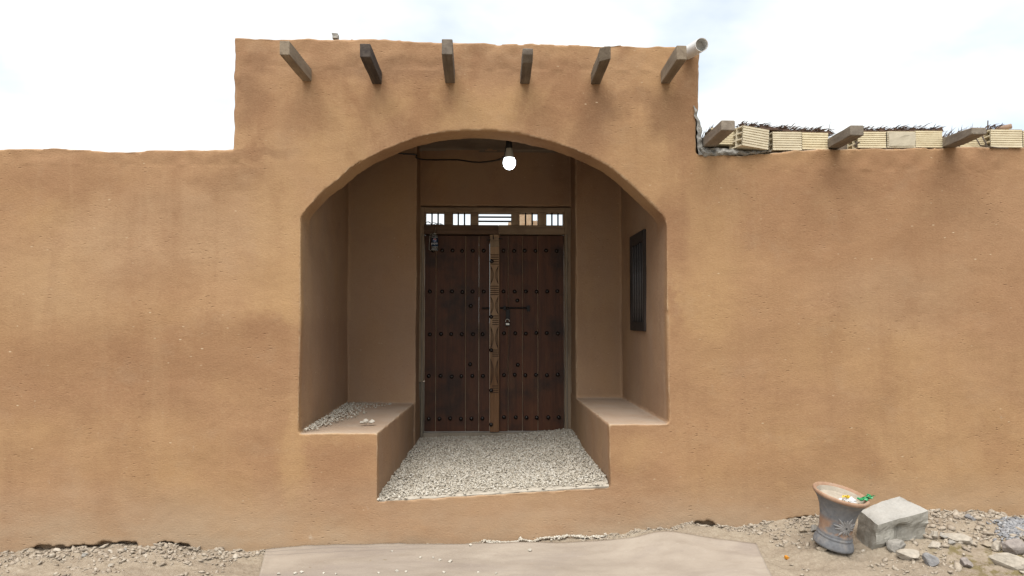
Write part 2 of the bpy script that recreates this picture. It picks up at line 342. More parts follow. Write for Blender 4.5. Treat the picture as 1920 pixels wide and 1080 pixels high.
def rockmat(name, col, var=.25, sc=14):
    s = NT(name, .95, .12)
    g = s.noise(s.vec(s.obj, (sc, sc, sc * 2.2)), 1.0, 6, .68, .2)
    c = s.ramp(g, [(.25, tuple(x * (1 - var * 1.5) for x in col)), (.5, col), (.78, tuple(min(1, x * (1 + var)) for x in col))])
    d = s.noise(s.vec(s.obj, (60,) * 3), 1.0, 4, .7)
    c = s.mix(.2, c, s.ramp(d, [(.3, (.2, .17, .14)), (.7, (.66, .6, .52))]))
    s.color(c); s.bump(g, .6, .012, s.bump(d, .35, .004)); return s.m
M['rock_pale'] = rockmat('pale_limestone', (.464, .408, .331))
M['rock_grey'] = rockmat('grey_stone', (.344, .323, .288))
M['rock_blue'] = rockmat('bluish_stone', (.271, .271, .280))
M['rock_tan'] = rockmat('tan_stone', (.404, .331, .241))
M['rock_mauve'] = rockmat('mauve_stone', (.310, .267, .245))

def concrete_mat():
    s = NT('old_concrete', .95, .12)
    g = s.noise(s.vec(s.obj, (9, 9, 9)), 1.0, 6, .65)
    c = s.ramp(g, [(.28, (.249, .228, .189)), (.5, (.344, .323, .275)), (.72, (.430, .408, .361))])
    nrm = s.n('ShaderNodeNewGeometry').outputs['Normal']
    c = s.mix(s.math('MULTIPLY', s.rng(s.sepz(nrm)[2], .5, .9, 0, 1), .75), c, s.ramp(s.noise(s.vec(s.obj, (4, 4, 4)), 1.0, 5, .6), [(.38, (.318, .305, .284)), (.46, (.456, .439, .408)), (.7, (.533, .512, .473))]))
    d = s.noise(s.vec(s.obj, (70,) * 3), 1.0, 4, .7)
    c = s.mix(.15, c, s.ramp(d, [(.3, (.138, .129, .112)), (.7, (.602, .568, .516))]))
    s.color(c); s.bump(g, .5, .01, s.bump(d, .5, .004)); return s.m
M['concrete'] = concrete_mat()

def pot_mat():
    s = NT('painted_terracotta', .85, .2)
    z = s.attr('tone')
    n = s.noise(s.vec(s.obj, (7, 7, 9)), 1.0, 5, .6)
    terr = s.ramp(s.noise(s.vec(s.obj, (22,) * 3), 1.0, 5, .6), [(.3, (.33, .19, .12)), (.7, (.44, .29, .195))])
    grey = s.ramp(s.noise(s.vec(s.obj, (30,) * 3), 1.0, 5, .7), [(.3, (.165, .168, .178)), (.6, (.24, .242, .25)), (.8, (.32, .308, .295))])
    # bare terracotta band round the lower body, bare rim
    band = s.math('MULTIPLY', s.rng(z, .095, .115, 0, 1), s.rng(z, .235, .19, 0, 1))
    band = s.math('MULTIPLY', band, s.rng(n, .43, .50, 0, .9))
    c = s.mix(band, grey, terr)
    c = s.mix(s.rng(z, .372, .380, 0, 1), c, terr)
    d = s.noise(s.vec(s.obj, (12,) * 3, (4, 4, 4)), 1.0, 6, .7)
    c = s.mix(s.rng(d, .52, .72, 0, .5), c, (.40, .34, .28))
    s.color(c); s.bump(s.noise(s.vec(s.obj, (60,) * 3), 1.0, 4, .6), .3, .004); return s.m
M['pot'] = pot_mat()
M['pot_in'] = simple('dusty_pot_inside', (.46, .40, .32), .2, 20, .95, .1, .3)
M['relief'] = simple('grey_painted_relief', (.33, .315, .305), .3, 40, .85, .2, .2)
M['far_plaster'] = plaster('courtyard_plaster', 1.0)

# ------------------------------------------------------------------ object helpers
WL = {}                                   # world location of each object, parents never rotate
def link(o, parent, loc):
    C.objects.link(o); o.location = loc; WL[o.name] = Vector(loc)
    if parent is not None:
        o.parent = parent; o.matrix_parent_inverse = Matrix.Translation(-WL[parent.name])
    return o
def tag(o, label=None, cat=None, group=None, kind=None):
    if label: o['label'] = label
    if cat: o['category'] = cat
    if group: o['group'] = group
    if kind: o['kind'] = kind
    return o
def empty(name, loc, label, cat, group=None):
    o = bpy.data.objects.new(name, None); o.empty_display_size = .1; link(o, None, loc)
    return tag(o, label, cat, group)
def mesh_obj(name, me, m, parent=None, loc=(0, 0, 0), smooth=False):
    if m is not None and len(me.materials) == 0: me.materials.append(m)
    if smooth: me.polygons.foreach_set('use_smooth', [True] * len(me.polygons))
    return link(bpy.data.objects.new(name, me), parent, loc)
def from_np(name, V, F, m, parent=None, smooth=False, tone=None, recenter=True):
    V = np.asarray(V, dtype=np.float32); F = np.asarray(F, dtype=np.int32)
    loc = np.array([(V[:, 0].min() + V[:, 0].max()) / 2, (V[:, 1].min() + V[:, 1].max()) / 2, V[:, 2].min()]) if recenter else np.zeros(3)
    V = V - loc.astype(np.float32)
    me = bpy.data.meshes.new(name); k = F.shape[1]
    me.vertices.add(len(V)); me.vertices.foreach_set('co', V.ravel())
    me.loops.add(F.size); me.loops.foreach_set('vertex_index', F.ravel())
    me.polygons.add(len(F)); me.polygons.foreach_set('loop_start', np.arange(0, F.size, k, dtype=np.int32))
    me.update(calc_edges=True)
    if tone is not None:
        a = me.attributes.new('tone', 'FLOAT', 'POINT'); a.data.foreach_set('value', np.asarray(tone, dtype=np.float32))
    return mesh_obj(name, me, m, parent, tuple(float(x) for x in loc), smooth)

class MB:
    def __init__(s): s.bm = bmesh.new()
    def hexa(s, c):                        # 8 corners: bottom 4 (ccw from above), top 4
        v = [s.bm.verts.new(p) for p in c]
        for f in ((3, 2, 1, 0), (4, 5, 6, 7), (0, 1, 5, 4), (1, 2, 6, 5), (2, 3, 7, 6), (3, 0, 4, 7)): s.bm.faces.new([v[i] for i in f])
        return v
    def box(s, x0, x1, y0, y1, z0, z1):
        return s.hexa([(x0, y0, z0), (x1, y0, z0), (x1, y1, z0), (x0, y1, z0), (x0, y0, z1), (x1, y0, z1), (x1, y1, z1), (x0, y1, z1)])
    def prism(s, poly, y0, y1):            # polygon in (x, z), extruded along y
        n = len(poly)
        a = [s.bm.verts.new((x, y0, z)) for x, z in poly]; b = [s.bm.verts.new((x, y1, z)) for x, z in poly]
        s.bm.faces.new(a); s.bm.faces.new(b[::-1])
        for i in range(n): s.bm.faces.new((a[i], b[i], b[(i + 1) % n], a[(i + 1) % n]))
    def tube(s, pts, r, seg=8, cap=True):
        pts = [Vector(p) for p in pts]; rs = r if isinstance(r, (list, tuple)) else [r] * len(pts)
        rings = []
        for i, p in enumerate(pts):
            d = (pts[min(i + 1, len(pts) - 1)] - pts[max(i - 1, 0)]).normalized()
            u = d.orthogonal().normalized() if i == 0 else (u - d * u.dot(d)).normalized()
            w = d.cross(u)
            rings.append([s.bm.verts.new(p + (u * math.cos(6.28318 * k / seg) + w * math.sin(6.28318 * k / seg)) * rs[i]) for k in range(seg)])
        for a, b in zip(rings, rings[1:]):
            for k in range(seg): s.bm.faces.new((a[k], a[(k + 1) % seg], b[(k + 1) % seg], b[k]))
        if cap: s.bm.faces.new(rings[0][::-1]); s.bm.faces.new(rings[-1])
    def lathe(s, prof, seg=32, cap0=False, cap1=False):
        rings = [[s.bm.verts.new((r * math.cos(6.28318 * k / seg), r * math.sin(6.28318 * k / seg), z)) for k in range(seg)] for r, z in prof]
        for a, b in zip(rings, rings[1:]):
            for k in range(seg): s.bm.faces.new((a[k], a[(k + 1) % seg], b[(k + 1) % seg], b[k]))
        if cap0: s.bm.faces.new(rings[0][::-1])
        if cap1: s.bm.faces.new(rings[-1])
    def bevel(s, w, seg=1):
        bmesh.ops.bevel(s.bm, geom=list(s.bm.edges), offset=w, segments=seg, affect='EDGES', profile=.5); return s
    def rough(s, amp, sc=6.0, seed=0):
        for v in s.bm.verts: v.co += noise.noise_vector(v.co * sc + Vector((seed, seed * 1.7, 0))) * amp
        return s
    def sub(s, cuts): bmesh.ops.subdivide_edges(s.bm, edges=list(s.bm.edges), cuts=cuts, use_grid_fill=True); return s
    def mesh(s, name):
        bmesh.ops.recalc_face_normals(s.bm, faces=list(s.bm.faces))
        me = bpy.data.meshes.new(name); s.bm.to_mesh(me); s.bm.free(); return me
    def build(s, name, m, parent=None, smooth=False, loc=None):
        vs = [v.co for v in s.bm.verts]
        c = Vector(((min(v.x for v in vs) + max(v.x for v in vs)) / 2, (min(v.y for v in vs) + max(v.y for v in vs)) / 2, min(v.z for v in vs)))
        if loc is None:
            for v in s.bm.verts: v.co -= c
            loc = c
        return mesh_obj(name, s.mesh(name), m, parent, loc, smooth)

def interp(pts):
    xs = np.array([p[0] for p in pts]); ys = np.array([p[1] for p in pts])
    return lambda x: float(np.interp(x, xs, ys))
def curve_xz(pix, Y=0.0): return [(P(a, b, Y).x, P(a, b, Y).z) for a, b in pix]
def fbm(x, y, z, o=4): return noise.fractal(Vector((x, y, z)), 0.9, 2.1, o)

# ------------------------------------------------------------------ ground
GW = interp([(P(a, b, 0).x, P(a, b, 0).z) for a, b in ((-400, 1040), (0, 1036), (100, 1031), (200, 1025), (290, 1024), (400, 1029), (500, 1037), (900, 1019), (1140, 1003), (1250, 990), (1330, 984), (1400, 988), (1450, 978), (1530, 970), (1650, 962), (1740, 959), (1830, 957), (1920, 970), (2200, 965))])
def ground_z(x, y):
    d = max(0.0, -y); g = GW(max(-4.6, min(4.6, x)))
    t = min(1.0, d / .8); t = t * t * (3 - 2 * t)
    f = 1.0 / (1.0 + max(0, d - .8) * .5)
    return g * (1 - .55 * t) * (f if d > .8 else 1)
def ground_n(x, y):
    if y < -3 or y > .4 or abs(x) > 5.5: return 0
    rough = .5 + .5 * noise.noise(Vector((x * 1.1, y * 2, 4)))
    n = .020 * fbm(x * 4, y * 5, 1) + .020 * rough * fbm(x * 14, y * 14, 3) + .014 * rough * fbm(x * 36, y * 36, 6, 3)
    return n + .02 * math.exp(-max(0, -y) / .12) * fbm(x * 9, y * 9, 8)
def axis(a, b, step, far):
    core = list(np.arange(a, b + 1e-6, step)); lo, hi = [], []
    t, s = a, step
    while t > -far: s *= 1.45; t -= s; lo.append(t)
    t, s = core[-1], step
    while t < far: s *= 1.45; t += s; hi.append(t)
    return np.array(lo[::-1] + core + hi)
gx = axis(-4.2, 4.6, .0125, 300); gy = axis(-1.25, .12, .0125, 300)
GV = np.array([(x, y, ground_z(x, y) + ground_n(x, y) - (.0 if y < .3 else .15)) for y in gy for x in gx])
nx, ny = len(gx), len(gy)
ii = (np.arange(ny - 1)[:, None] * nx + np.arange(nx - 1)[None, :]).ravel()
GF = np.stack([ii, ii + 1, ii + nx + 1, ii + nx], 1)
tag(from_np('ground', GV, GF, M['ground'], smooth=True, recenter=False), kind='structure')
def gz(x, y): return ground_z(x, y) + ground_n(x, y)
def on_ground(px, py):                    # where the photo point meets the ground
    z = .05
    for _ in range(8):
        p = PZ(px, py, z); z = ground_z(p.x, p.y)
    return Vector((p.x, p.y, gz(p.x, p.y)))

# ------------------------------------------------------------------ the mud shell: one mass, then cut into its things and parts
arch_pix = [(565, 412), (567, 405), (574, 393), (591, 374), (608, 357), (627, 342), (660, 315), (690, 297), (717, 283.5), (750, 269), (780, 258.5), (810, 251), (845, 246), (880, 243.5), (920, 244), (952, 247), (985, 252.5), (1015, 260), (1046, 269), (1077, 280), (1110, 294.5), (1140, 310), (1170, 333), (1200, 360), (1225, 384), (1240, 400), (1247, 412), (1249.5, 425)]
arch = curve_xz(arch_pix)
XL, ZSL = arch[0]; XR, ZSR = arch[-1]
XR2 = P(1254, 795, 0).x
tl = curve_xz([(-700, 288), (-300, 280), (0, 278.5), (60, 278), (110, 277.5), (150, 280), (200, 283), (260, 283), (330, 281.5), (400, 281.5), (440, 281)])
tt = curve_xz([(442, 73), (450, 71), (520, 72.5), (600, 71.5), (660, 73), (700, 75), (800, 79), (900, 80), (1000, 82.5), (1100, 84), (1200, 86), (1313, 88)])
XTL, XTR = P(440, 200, 0).x, P(1312, 150, 0).x
XTRN = P(1306, 240, 0).x
tr = curve_xz([(1305, 291), (1350, 289), (1445, 287), (1500, 282), (1560, 280.5), (1660, 277.5), (1800, 277), (1920, 276.5), (2600, 275)])
ZTR = tr[0][1]
zbL, zbR = P(636, 813, 0).z, P(1198, 796, 0).z
BL, BR = P(707, 880, 0).x, P(1143, 860, 0).x
FL, FR = P(707, 941, 0).z, P(1140, 912, 0).z
OL, OR_ = P(787, 600, 2.14).x, P(1071, 600, 2.14).x          # door opening
def rag(x, s, a): return a * noise.noise(Vector((x * s, 3.3, 1.1))) + a * .6 * noise.noise(Vector((x * s * 3.1, 7.3, 1.1)))
def top_poly(prof, zlow):
    f = interp(prof); x0, x1 = prof[0][0], prof[-1][0]
    pts = [(x, f(x) + rag(x, 6, .006)) for x in np.arange(x0, x1, .025)] + [(x1, f(x1))]
    return [(x0, zlow), (x1, zlow)] + pts[::-1]
LOW = -.35
# ragged lower lip of the plaster above the footing
LIP = interp([(P(a, b, 0).x, P(a, b, 0).z) for a, b in ((-500, 1050), (0, 1048), (30, 1040), (50, 1032), (70, 1024), (90, 1021), (110, 1025), (150, 1024), (190, 1018), (230, 1015), (255, 1016), (262, 1040), (285, 1036), (295, 1018), (320, 1018), (340, 1022), (356, 1024), (362, 1050), (500, 1060), (505, 1035), (1000, 1040), (1130, 1012), (1160, 1000), (1180, 1005), (1230, 986), (1245, 988), (1266, 984), (1275, 1000), (1290, 985), (1330, 976), (1350, 990), (1400, 998), (1455, 984), (1500, 970), (1530, 966), (1545, 985), (1740, 970), (1752, 957), (1800, 953), (1830, 962), (1850, 975), (1930, 980), (2300, 985))])
mb = MB()
def lipped(x0, x1, ztop, y0, y1):
    xs = list(np.arange(x0, x1, .02)) + [x1]
    low = [(x, LIP(x) + rag(x, 14, .010) + rag(x + 9, 42, .012)) for x in xs]
    mb.prism(low + [(x1, ztop), (x0, ztop)], y0, y1)
x_lo, x_hi = -4.9, 5.1
f_tl, f_tr = interp(tl), interp(tr)
tl2 = [(x_lo, f_tl(x_lo))] + [p for p in tl if x_lo < p[0] < XTL] + [(XTL + .06, tl[-1][1])]
tr2 = [(XTRN - .06, ZTR)] + [p for p in tr if XTRN < p[0] < x_hi] + [(x_hi, f_tr(x_hi))]
mb.prism(top_poly(tl2, .4), 0, .42)
mb.prism(top_poly(tr2, .4), 0, .34)
lipped(x_lo, x_hi, min(FL, FR) - .03 if False else .22, 0, .42)
mb.box(x_lo, x_hi, .055, .42, LOW, .22)                            # set-back footing
mb.box(x_lo, XL - .1, 0, .42, .18, .45); mb.box(XR + .1, x_hi, 0, .34, .18, .45)
# tower front: left pier, right pier, arch head
mb.box(XTL, XL, 0, .25, .18, ZSL + .02)
mb.prism([(XR2, .18), (XTRN, .18), (XTRN, ZTR + .42), (XR, ZSR + .3), (XR, ZSR - .02)], 0, .25)
tpoly = [(x, interp(tt)(x) + rag(x, 6, .007)) for x in np.arange(XTL, XTR, .025)] + [(XTR, tt[-1][1])]
zn1, zn2 = P(1310, 205, 0).z, P(1305, 222, 0).z
head = [(XTL, ZSL - .3), (XL, ZSL - .3)] + arch + [(XR, ZSR - .1), (XTRN, ZSR - .1), (XTRN, zn2), (XTR - .012, zn1)] + tpoly[::-1]
mb.prism(head, 0, .25)
# niche: side walls (the right one with a window opening), back walls, wall over the door, roof
zc = 3.22
mb.box(XTL + .03, XL, .1, 2.5, LOW, 3.36)
wA, wB = PX(1212.5, 520, XR - .0), PX(1185, 530, XR - .0)
WY0, WY1 = wA.y + .03, wB.y - .03
WZ0, WZ1 = 1.49, 2.22
mb.box(XR, XTRN - .04, .1, WY0, LOW, 3.36); mb.box(XR, XTRN - .04, WY1, 2.5, LOW, 3.36)
mb.box(XR, XTRN - .04, WY0 - .05, WY1 + .05, LOW, WZ0); mb.box(XR, XTRN - .04, WY0 - .05, WY1 + .05, WZ1, 3.36)
YB = 1.75
mb.box(XL - .2, OL, YB, 2.5, LOW, 3.36); mb.box(OR_, XTRN - .05, YB, 2.5, LOW, 3.36)
ZFT = P(930, 387, 2.14).z
mb.box(OL - .1, OR_ + .1, 2.10, 2.5, ZFT, 3.36)
mb.box(XTL + .04, XTRN - .05, .15, 2.5, zc, 3.36)
# benches and floor block
OLb = OL + .0
mb.hexa([(XL - .1, 0, LOW), (BL, 0, LOW), (OLb + .01, 2.2, LOW), (XL - .1, 2.2, LOW), (XL - .1, 0, zbL), (BL, 0, zbL + .004), (OLb + .01, 2.2, zbL + .01), (XL - .1, 2.2, zbL + .02)])
mb.hexa([(BR, 0, LOW), (XR + .1, 0, LOW), (XR + .1, 2.2, LOW), (OR_ - .01, 2.2, LOW), (BR, 0, zbR), (XR + .1, 0, zbR + .006), (XR + .1, 2.2, zbR), (OR_ - .01, 2.2, zbR)])
mb.hexa([(BL - .1, 0, LOW), (BR + .1, 0, LOW), (BR + .1, 2.5, LOW), (BL - .1, 2.5, LOW), (BL - .1, 0, FL - .001), (BR + .1, 0, FR - .001), (BR + .1, 2.5, FR - .0), (BL - .1, 2.5, FL + .06)])
tmp = mb.build('shell', None, loc=(0, 0, 0))
md = tmp.modifiers.new('r', 'REMESH'); md.mode = 'VOXEL'; md.voxel_size = .0105; md.adaptivity = 0
md2 = tmp.modifiers.new('s', 'SMOOTH'); md2.iterations = 2; md2.factor = .5
dg = bpy.context.evaluated_depsgraph_get()
me0 = bpy.data.meshes.new_from_object(tmp.evaluated_get(dg)); bpy.data.objects.remove(tmp)
nv = len(me0.vertices); V = np.empty(nv * 3, np.float32); me0.vertices.foreach_get('co', V); V = V.reshape(-1, 3)
Nn = np.empty(nv * 3, np.float32); me0.vertices.foreach_get('normal', Nn); Nn = Nn.reshape(-1, 3)
nf = len(me0.polygons); F = np.empty(nf * 4, np.int32); me0.loops.foreach_get('vertex_index', F); F = F.reshape(-1, 4)
# uneven hand-laid surface: only where it can be seen
vis = (V[:, 1] < 2.3)
amp = np.zeros(nv, np.float32)
for i in np.nonzero(vis)[0]:
    x, y, z = (float(t) for t in V[i])
    a = .011 * noise.noise(Vector((x * 1.3, y * 1.3, z * 1.6))) + .0042 * noise.noise(Vector((x * 4.2, y * 4.2, z * 4.8 + 9))) + .0009 * noise.noise(Vector((x * 13, y * 13, z * 18 + 3)))
    if z > 3.3 or (abs(x) > 1.7 and z > 2.6): a += .006 * noise.noise(Vector((x * 11, y * 11, z * 11)))
    n_ = Nn[i]; mxn = max(abs(n_[0]), abs(n_[1]), abs(n_[2]))
    if mxn < .95 and not (abs(n_[1]) < .15 and z > ZSL - .1):
        e = noise.noise(Vector((x * 7, y * 7, z * 7 + 5))) + .6 * noise.noise(Vector((x * 21, y * 21, z * 21 + 5)))
        a -= .006 * e + .009 * max(0, e - .35)
    amp[i] = a
V = V + Nn * amp[:, None]
Fc = V[F].mean(1)
bpy.data.meshes.remove(me0)
def sub_mesh(name, mask, m, parent, label=None):
    f = F[mask]; u, inv = np.unique(f, return_inverse=True)
    o = from_np(name, V[u], inv.reshape(f.shape), m, parent, smooth=True)
    if label: o['label'] = label
    return o
keep = Fc[:, 2] > -.3
lw = (Fc[:, 0] < XTL + .0) & keep
rw = (Fc[:, 0] > XTRN + .0) & keep & ~((Fc[:, 2] > ZTR + .02) & (Fc[:, 0] < XTR + .06)) & ~((Fc[:, 1] > .36) & (Fc[:, 0] < XR + .37))
gate_m = keep & ~lw & ~rw
inx = (Fc[:, 0] > XL + .004); 
benchL = gate_m & inx & (Fc[:, 0] < BL + .13) & (Fc[:, 0] < 0) & (Fc[:, 2] < zbL + .03) & (Fc[:, 2] > FL - .01) & (Fc[:, 1] < 2.12)
benchR = gate_m & (Fc[:, 0] < XR2 - .004) & (Fc[:, 0] > BR - .06) & (Fc[:, 2] < zbR + .03) & (Fc[:, 2] > FR - .01) & (Fc[:, 1] < 2.12)
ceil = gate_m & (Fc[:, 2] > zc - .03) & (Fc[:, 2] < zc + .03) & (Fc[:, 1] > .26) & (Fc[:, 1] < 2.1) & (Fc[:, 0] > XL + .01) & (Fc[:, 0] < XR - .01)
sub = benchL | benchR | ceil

wall_l = tag(sub_mesh('mud_wall', lw, M['plaster'], None), 'long mud plastered courtyard wall left of the arched gateway', 'wall')
house = empty('mud_house', (3.6, .2, GW(3.6)), 'mud plastered house wall right of the gateway with roof beams and thatch on top', 'house')
sub_mesh('wall', rw, M['plaster'], house)
gate = empty('gatehouse', ((XL + XR) / 2, .2, 0), 'tall mud plastered entrance gatehouse with wide arch, benches and wooden double door', 'gatehouse')
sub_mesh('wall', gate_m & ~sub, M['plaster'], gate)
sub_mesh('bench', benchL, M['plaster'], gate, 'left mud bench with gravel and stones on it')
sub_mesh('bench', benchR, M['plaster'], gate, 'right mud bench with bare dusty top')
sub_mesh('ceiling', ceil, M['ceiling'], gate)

# pale dust sheet on the floor, lapping at the front lip
def floor_z(x, y):
    t = (x - BL) / (BR - BL); return FL + (FR - FL) * t + (.035 - .03 * t) * y + .012
def heap(x, y):
    t = (x - BL) / (BR - BL)
    h = .006 + .05 * max(0, t - .55) / .45 * max(0, min(1, (y - .9) / 1.1)) + .012 * noise.noise(Vector((x * 2.2, y * 2.2, 2)))
    h *= min(1.0, .15 + max(0, y - .04 - .05 * noise.noise(Vector((x * 3, 0, 5)))) / .28)
    h += .018 * math.exp(-max(0, x - BL) / .05) * (y > .05) + .018 * math.exp(-max(0, BR - x) / .05) * (y > .05)
    return h
xs = np.linspace(BL + .004, BR - .004, 110); ys = [-1] + list(np.linspace(0, 2.18, 90))
FVv = []
for y in ys:
    for x in xs:
        lap = -.001 - .002 * abs(noise.noise(Vector((x * 9, 1, 1)))) - .006 * abs(noise.noise(Vector((x * 31, 1, 4))))
        if y < 0: FVv.append((x, .024, floor_z(x, 0) - .030 + .016 * noise.noise(Vector((x * 12, 6, 2)))))
        elif y == 0: FVv.append((x, .008 + lap, floor_z(x, 0) - .010 + .004 * noise.noise(Vector((x * 9, 4, 2)))))
        else: FVv.append((x + (.03 if x > 1 * 0 + .03 else -.03) * 0 + (OL - BL if x < .05 else 0) * 0, y, floor_z(x, y) + max(0, heap(x, y)) - .006))
nx, ny = len(xs), len(ys)
ii = (np.arange(ny - 1)[:, None] * nx + np.arange(nx - 1)[None, :]).ravel()
from_np('floor', FVv, np.stack([ii, ii + 1, ii + nx + 1, ii + nx], 1), M['dust'], gate, smooth=True)

# ------------------------------------------------------------------ loose stone scatter
ICO = None
def ico():
    global ICO
    if ICO is None:
        bm = bmesh.new(); bmesh.ops.create_icosphere(bm, subdivisions=1, radius=1.0)
        bm.verts.ensure_lookup_table()
        ICO = (np.array([v.co[:] for v in bm.verts]), np.array([[v.index for v in f.verts] for f in bm.faces])); bm.free()
    return ICO
def scatter(name, pts, sizes, m, parent=None, flat=.7, tones=None, label=None, cat=None, kind='stuff'):
    v0, f0 = ico(); n = len(pts); k = len(v0)
    pts = np.asarray(pts); sizes = np.asarray(sizes)
    jit = 1 + rng.uniform(-.34, .30, (n, k, 1))
    sc = np.stack([rng.uniform(.75, 1.5, n), rng.uniform(.6, 1.0, n), rng.uniform(flat * .7, flat * 1.1, n)], 1)
    v = v0[None] * jit * sc[:, None, :]
    a = rng.uniform(0, 6.283, n); b = rng.normal(0, .35, n); c = rng.normal(0, .35, n)
    def rot(v, ang, i, j):
        ca, sa = np.cos(ang)[:, None], np.sin(ang)[:, None]; o = v.copy()
        o[:, :, i] = v[:, :, i] * ca - v[:, :, j] * sa; o[:, :, j] = v[:, :, i] * sa + v[:, :, j] * ca; return o
    v = rot(rot(rot(v, b, 0, 2), c, 1, 2), a, 0, 1)
    v = v * sizes[:, None, None] + pts[:, None, :]
    f = (f0[None] + (np.arange(n) * k)[:, None, None]).reshape(-1, 3)
    t = rng.uniform(0, 1, n) if tones is None else np.asarray(tones)
    o = from_np(name, v.reshape(-1, 3), f, m, parent, tone=np.repeat(t, k))
    tag(o, label, cat, None, kind); return o
# gravel over the niche floor
pts, sz = [], []
while len(pts) < 20000:
    x, y = random.uniform(BL - .01, BR + .01), random.uniform(.0, 2.16)
    t = y / 2.2
    if not (BL + (OL - BL) * t + .005 < x < BR + (OR_ - BR) * t - .005): continue
    cover = max(0, min(1, (y - .02 - .07 * noise.noise(Vector((x * 4, 0, 5)))) / .10))
    if x < BL + .2 and y < .2: cover = max(cover, .8)
    if random.random() > cover * cover + .04: continue
    s = random.choice((.0055, .0068, .008, .010)) * random.uniform(.85, 1.25)
    pts.append((x, y, floor_z(x, y) + heap(x, y) + s * random.uniform(-.1, 1.0) - .002)); sz.append(s)
scatter('gravel', pts, sz, M['gravel'], None, .75, label='pale crushed limestone gravel spread over the doorway floor', cat='gravel')
# gravel swept along the back of the left bench
pts, sz = [], []
for _ in range(700):
    t = random.random() ** .8; y = .06 + t * 1.62
    w = .04 + .22 * min(1, y / .8) + .05 * noise.noise(Vector((y * 6, 0, 0)))
    if y > 1.3: w += (y - 1.3) * .35
    x = XL + .015 + abs(random.gauss(0, .42)) * w
    if x > XL + w * 1.15: continue
    s = random.choice((.006, .0075, .0095)) * random.uniform(.8, 1.3)
    pts.append((x, y, zbL + .012 + s * .4 + .012 * max(0, 1 - (x - XL) / w) * random.random())); sz.append(s)
scatter('bench_gravel', pts, sz, M['gravel'], None, .75, label='strip of pale gravel along the back of the left bench', cat='gravel')

# ------------------------------------------------------------------ roof beams of the gatehouse
def beam(tip, root, wpx, hpx, proud, m, parent, Yr=.0, w=.07, h=.095, label=None, chip=None, seed=0, z_in=None):
    a = P(*root, Yr); b = P(*tip, -proud)              # bottom-left edge from wall to tip
    d = (b - a).normalized(); a0 = a - d * .18
    scale = FPX / (EYE.y * -1 - proud)
    w = wpx / scale; h = hpx / scale
    X = Vector((w, 0, 0)); Z = Vector((0, 0, h))
    q = MB(); q.hexa([a0, a0 + X, b + X, b, a0 + Z, a0 + X + Z, b + X + Z, b + Z])
    q.sub(3); q.rough(.0035, 5, seed)
    if chip: chip(q, b, w, h)
    q.bevel(.004)
    o = q.build('roof_beam', m, parent)
    if label: o['label'] = label
    return o
def chip_round(q, b, w, h):
    for v in q.bm.verts:
        t = (v.co.y - b.y)
        if t < .06 and v.co.z < b.z + h * .55: v.co.y += .05 * (1 - (v.co.z - b.z) / (h * .55)) * (1 if t < .02 else .4)
def chip_corner(q, b, w, h):
    for v in q.bm.verts:
        if v.co.y - b.y < .02:
            u = (v.co.x - b.x) / w; s = (v.co.z - b.z) / h
            v.co.y += .06 * max(0, .9 - u - s * .3)
beam((524, 103), (566, 152), 19, 27, .53, M['beam'], gate, label='pale weathered roof beam with a checked end', seed=1)
beam((674.5, 107), (698, 157), 20, 26, .53, M['beam_dark'], gate, label='roof beam with a blackened end', seed=2)
beam((828, 102), (834.5, 155), 20.5, 30, .55, M['beam_grey'], gate, label='tallest roof beam, its end above the wall edge', seed=3)
beam((980, 113), (975.5, 157), 19.5, 23, .50, M['beam_grey'], gate, label='roof beam with broken rounded end', chip=chip_round, seed=4)
beam((1126.5, 110), (1108, 158), 19.5, 25, .50, M['beam'], gate, label='roof beam with a split chipped end', chip=chip_corner, seed=5)
beam((1269, 112), (1239, 157), 19.5, 28, .53, M['beam'], gate, label='roof beam beside the white drain pipe', seed=6)
# white drain pipe
a, b = P(1286, 101, .02), P(1316, 83.5, -.30)
d = (b - a).normalized(); a0 = a - d * .2
q = MB(); rr = .045
u = d.orthogonal().normalized(); w_ = d.cross(u); sg = 28
cut = Vector((.12, 0, 0))
def ring(c, r, skew=0): return [q.bm.verts.new(c + (u * math.cos(6.28318 * k / sg) + w_ * math.sin(6.28318 * k / sg)) * r) for k in range(sg)]
r1, r2, r3, r4 = ring(a0, rr), ring(b, rr), ring(b, rr - .0035), ring(b - d * .09, rr - .0035)
for A, B in ((r1, r2), (r2, r3), (r3, r4)):
    for k in range(sg): q.bm.faces.new((A[k], A[(k + 1) % sg], B[(k + 1) % sg], B[k]))
q.bm.faces.new(r4); q.build('drain_pipe', M['pvc'], gate, smooth=False)
# small leftovers on the tower's top edge
t0 = P(632, 71, .10)
q = MB(); q.box(t0.x - .018, t0.x + .018, .02, .07, t0.z - .03, t0.z + .004); q.sub(1); q.rough(.012, 30, 2)
tag(q.build('stone', M['rock_grey'], None), 'small grey stone lying on the top edge of the gatehouse', 'stone')

# ------------------------------------------------------------------ door
YD = 2.185                                              # face of the planks
def dx_(px): return P(px, 600, YD).x
def dz_(py): return P(926, py, YD).z
fr_y0 = 2.135
door_frame = MB()
zT, zB = P(926, 388, fr_y0).z, P(926, 827, fr_y0).z
XJ0, XJ1, XJ2, XJ3 = dx_(779), dx_(795), dx_(1058.5), dx_(1073)
XJ0 = max(XJ0, OL - .05); XJ3 = min(XJ3, OR_ + .05)
door_frame.box(XJ0 - .01, XJ1, fr_y0, 2.28, P(926, 716, fr_y0).z, zT - .004)
door_frame.bevel(.004)
frame = door_frame.build('door_frame', M['frame'], gate)
def fpart(name, x0, x1, y0, y1, z0, z1, m, bev=.003, label=None, parent=None):
    q = MB(); q.box(x0, x1, y0, y1, z0, z1); q.bevel(min(bev, .3 * min(x1 - x0, y1 - y0, z1 - z0)))
    o = q.build(name, m, parent or frame)
    if label: o['label'] = label
    return o
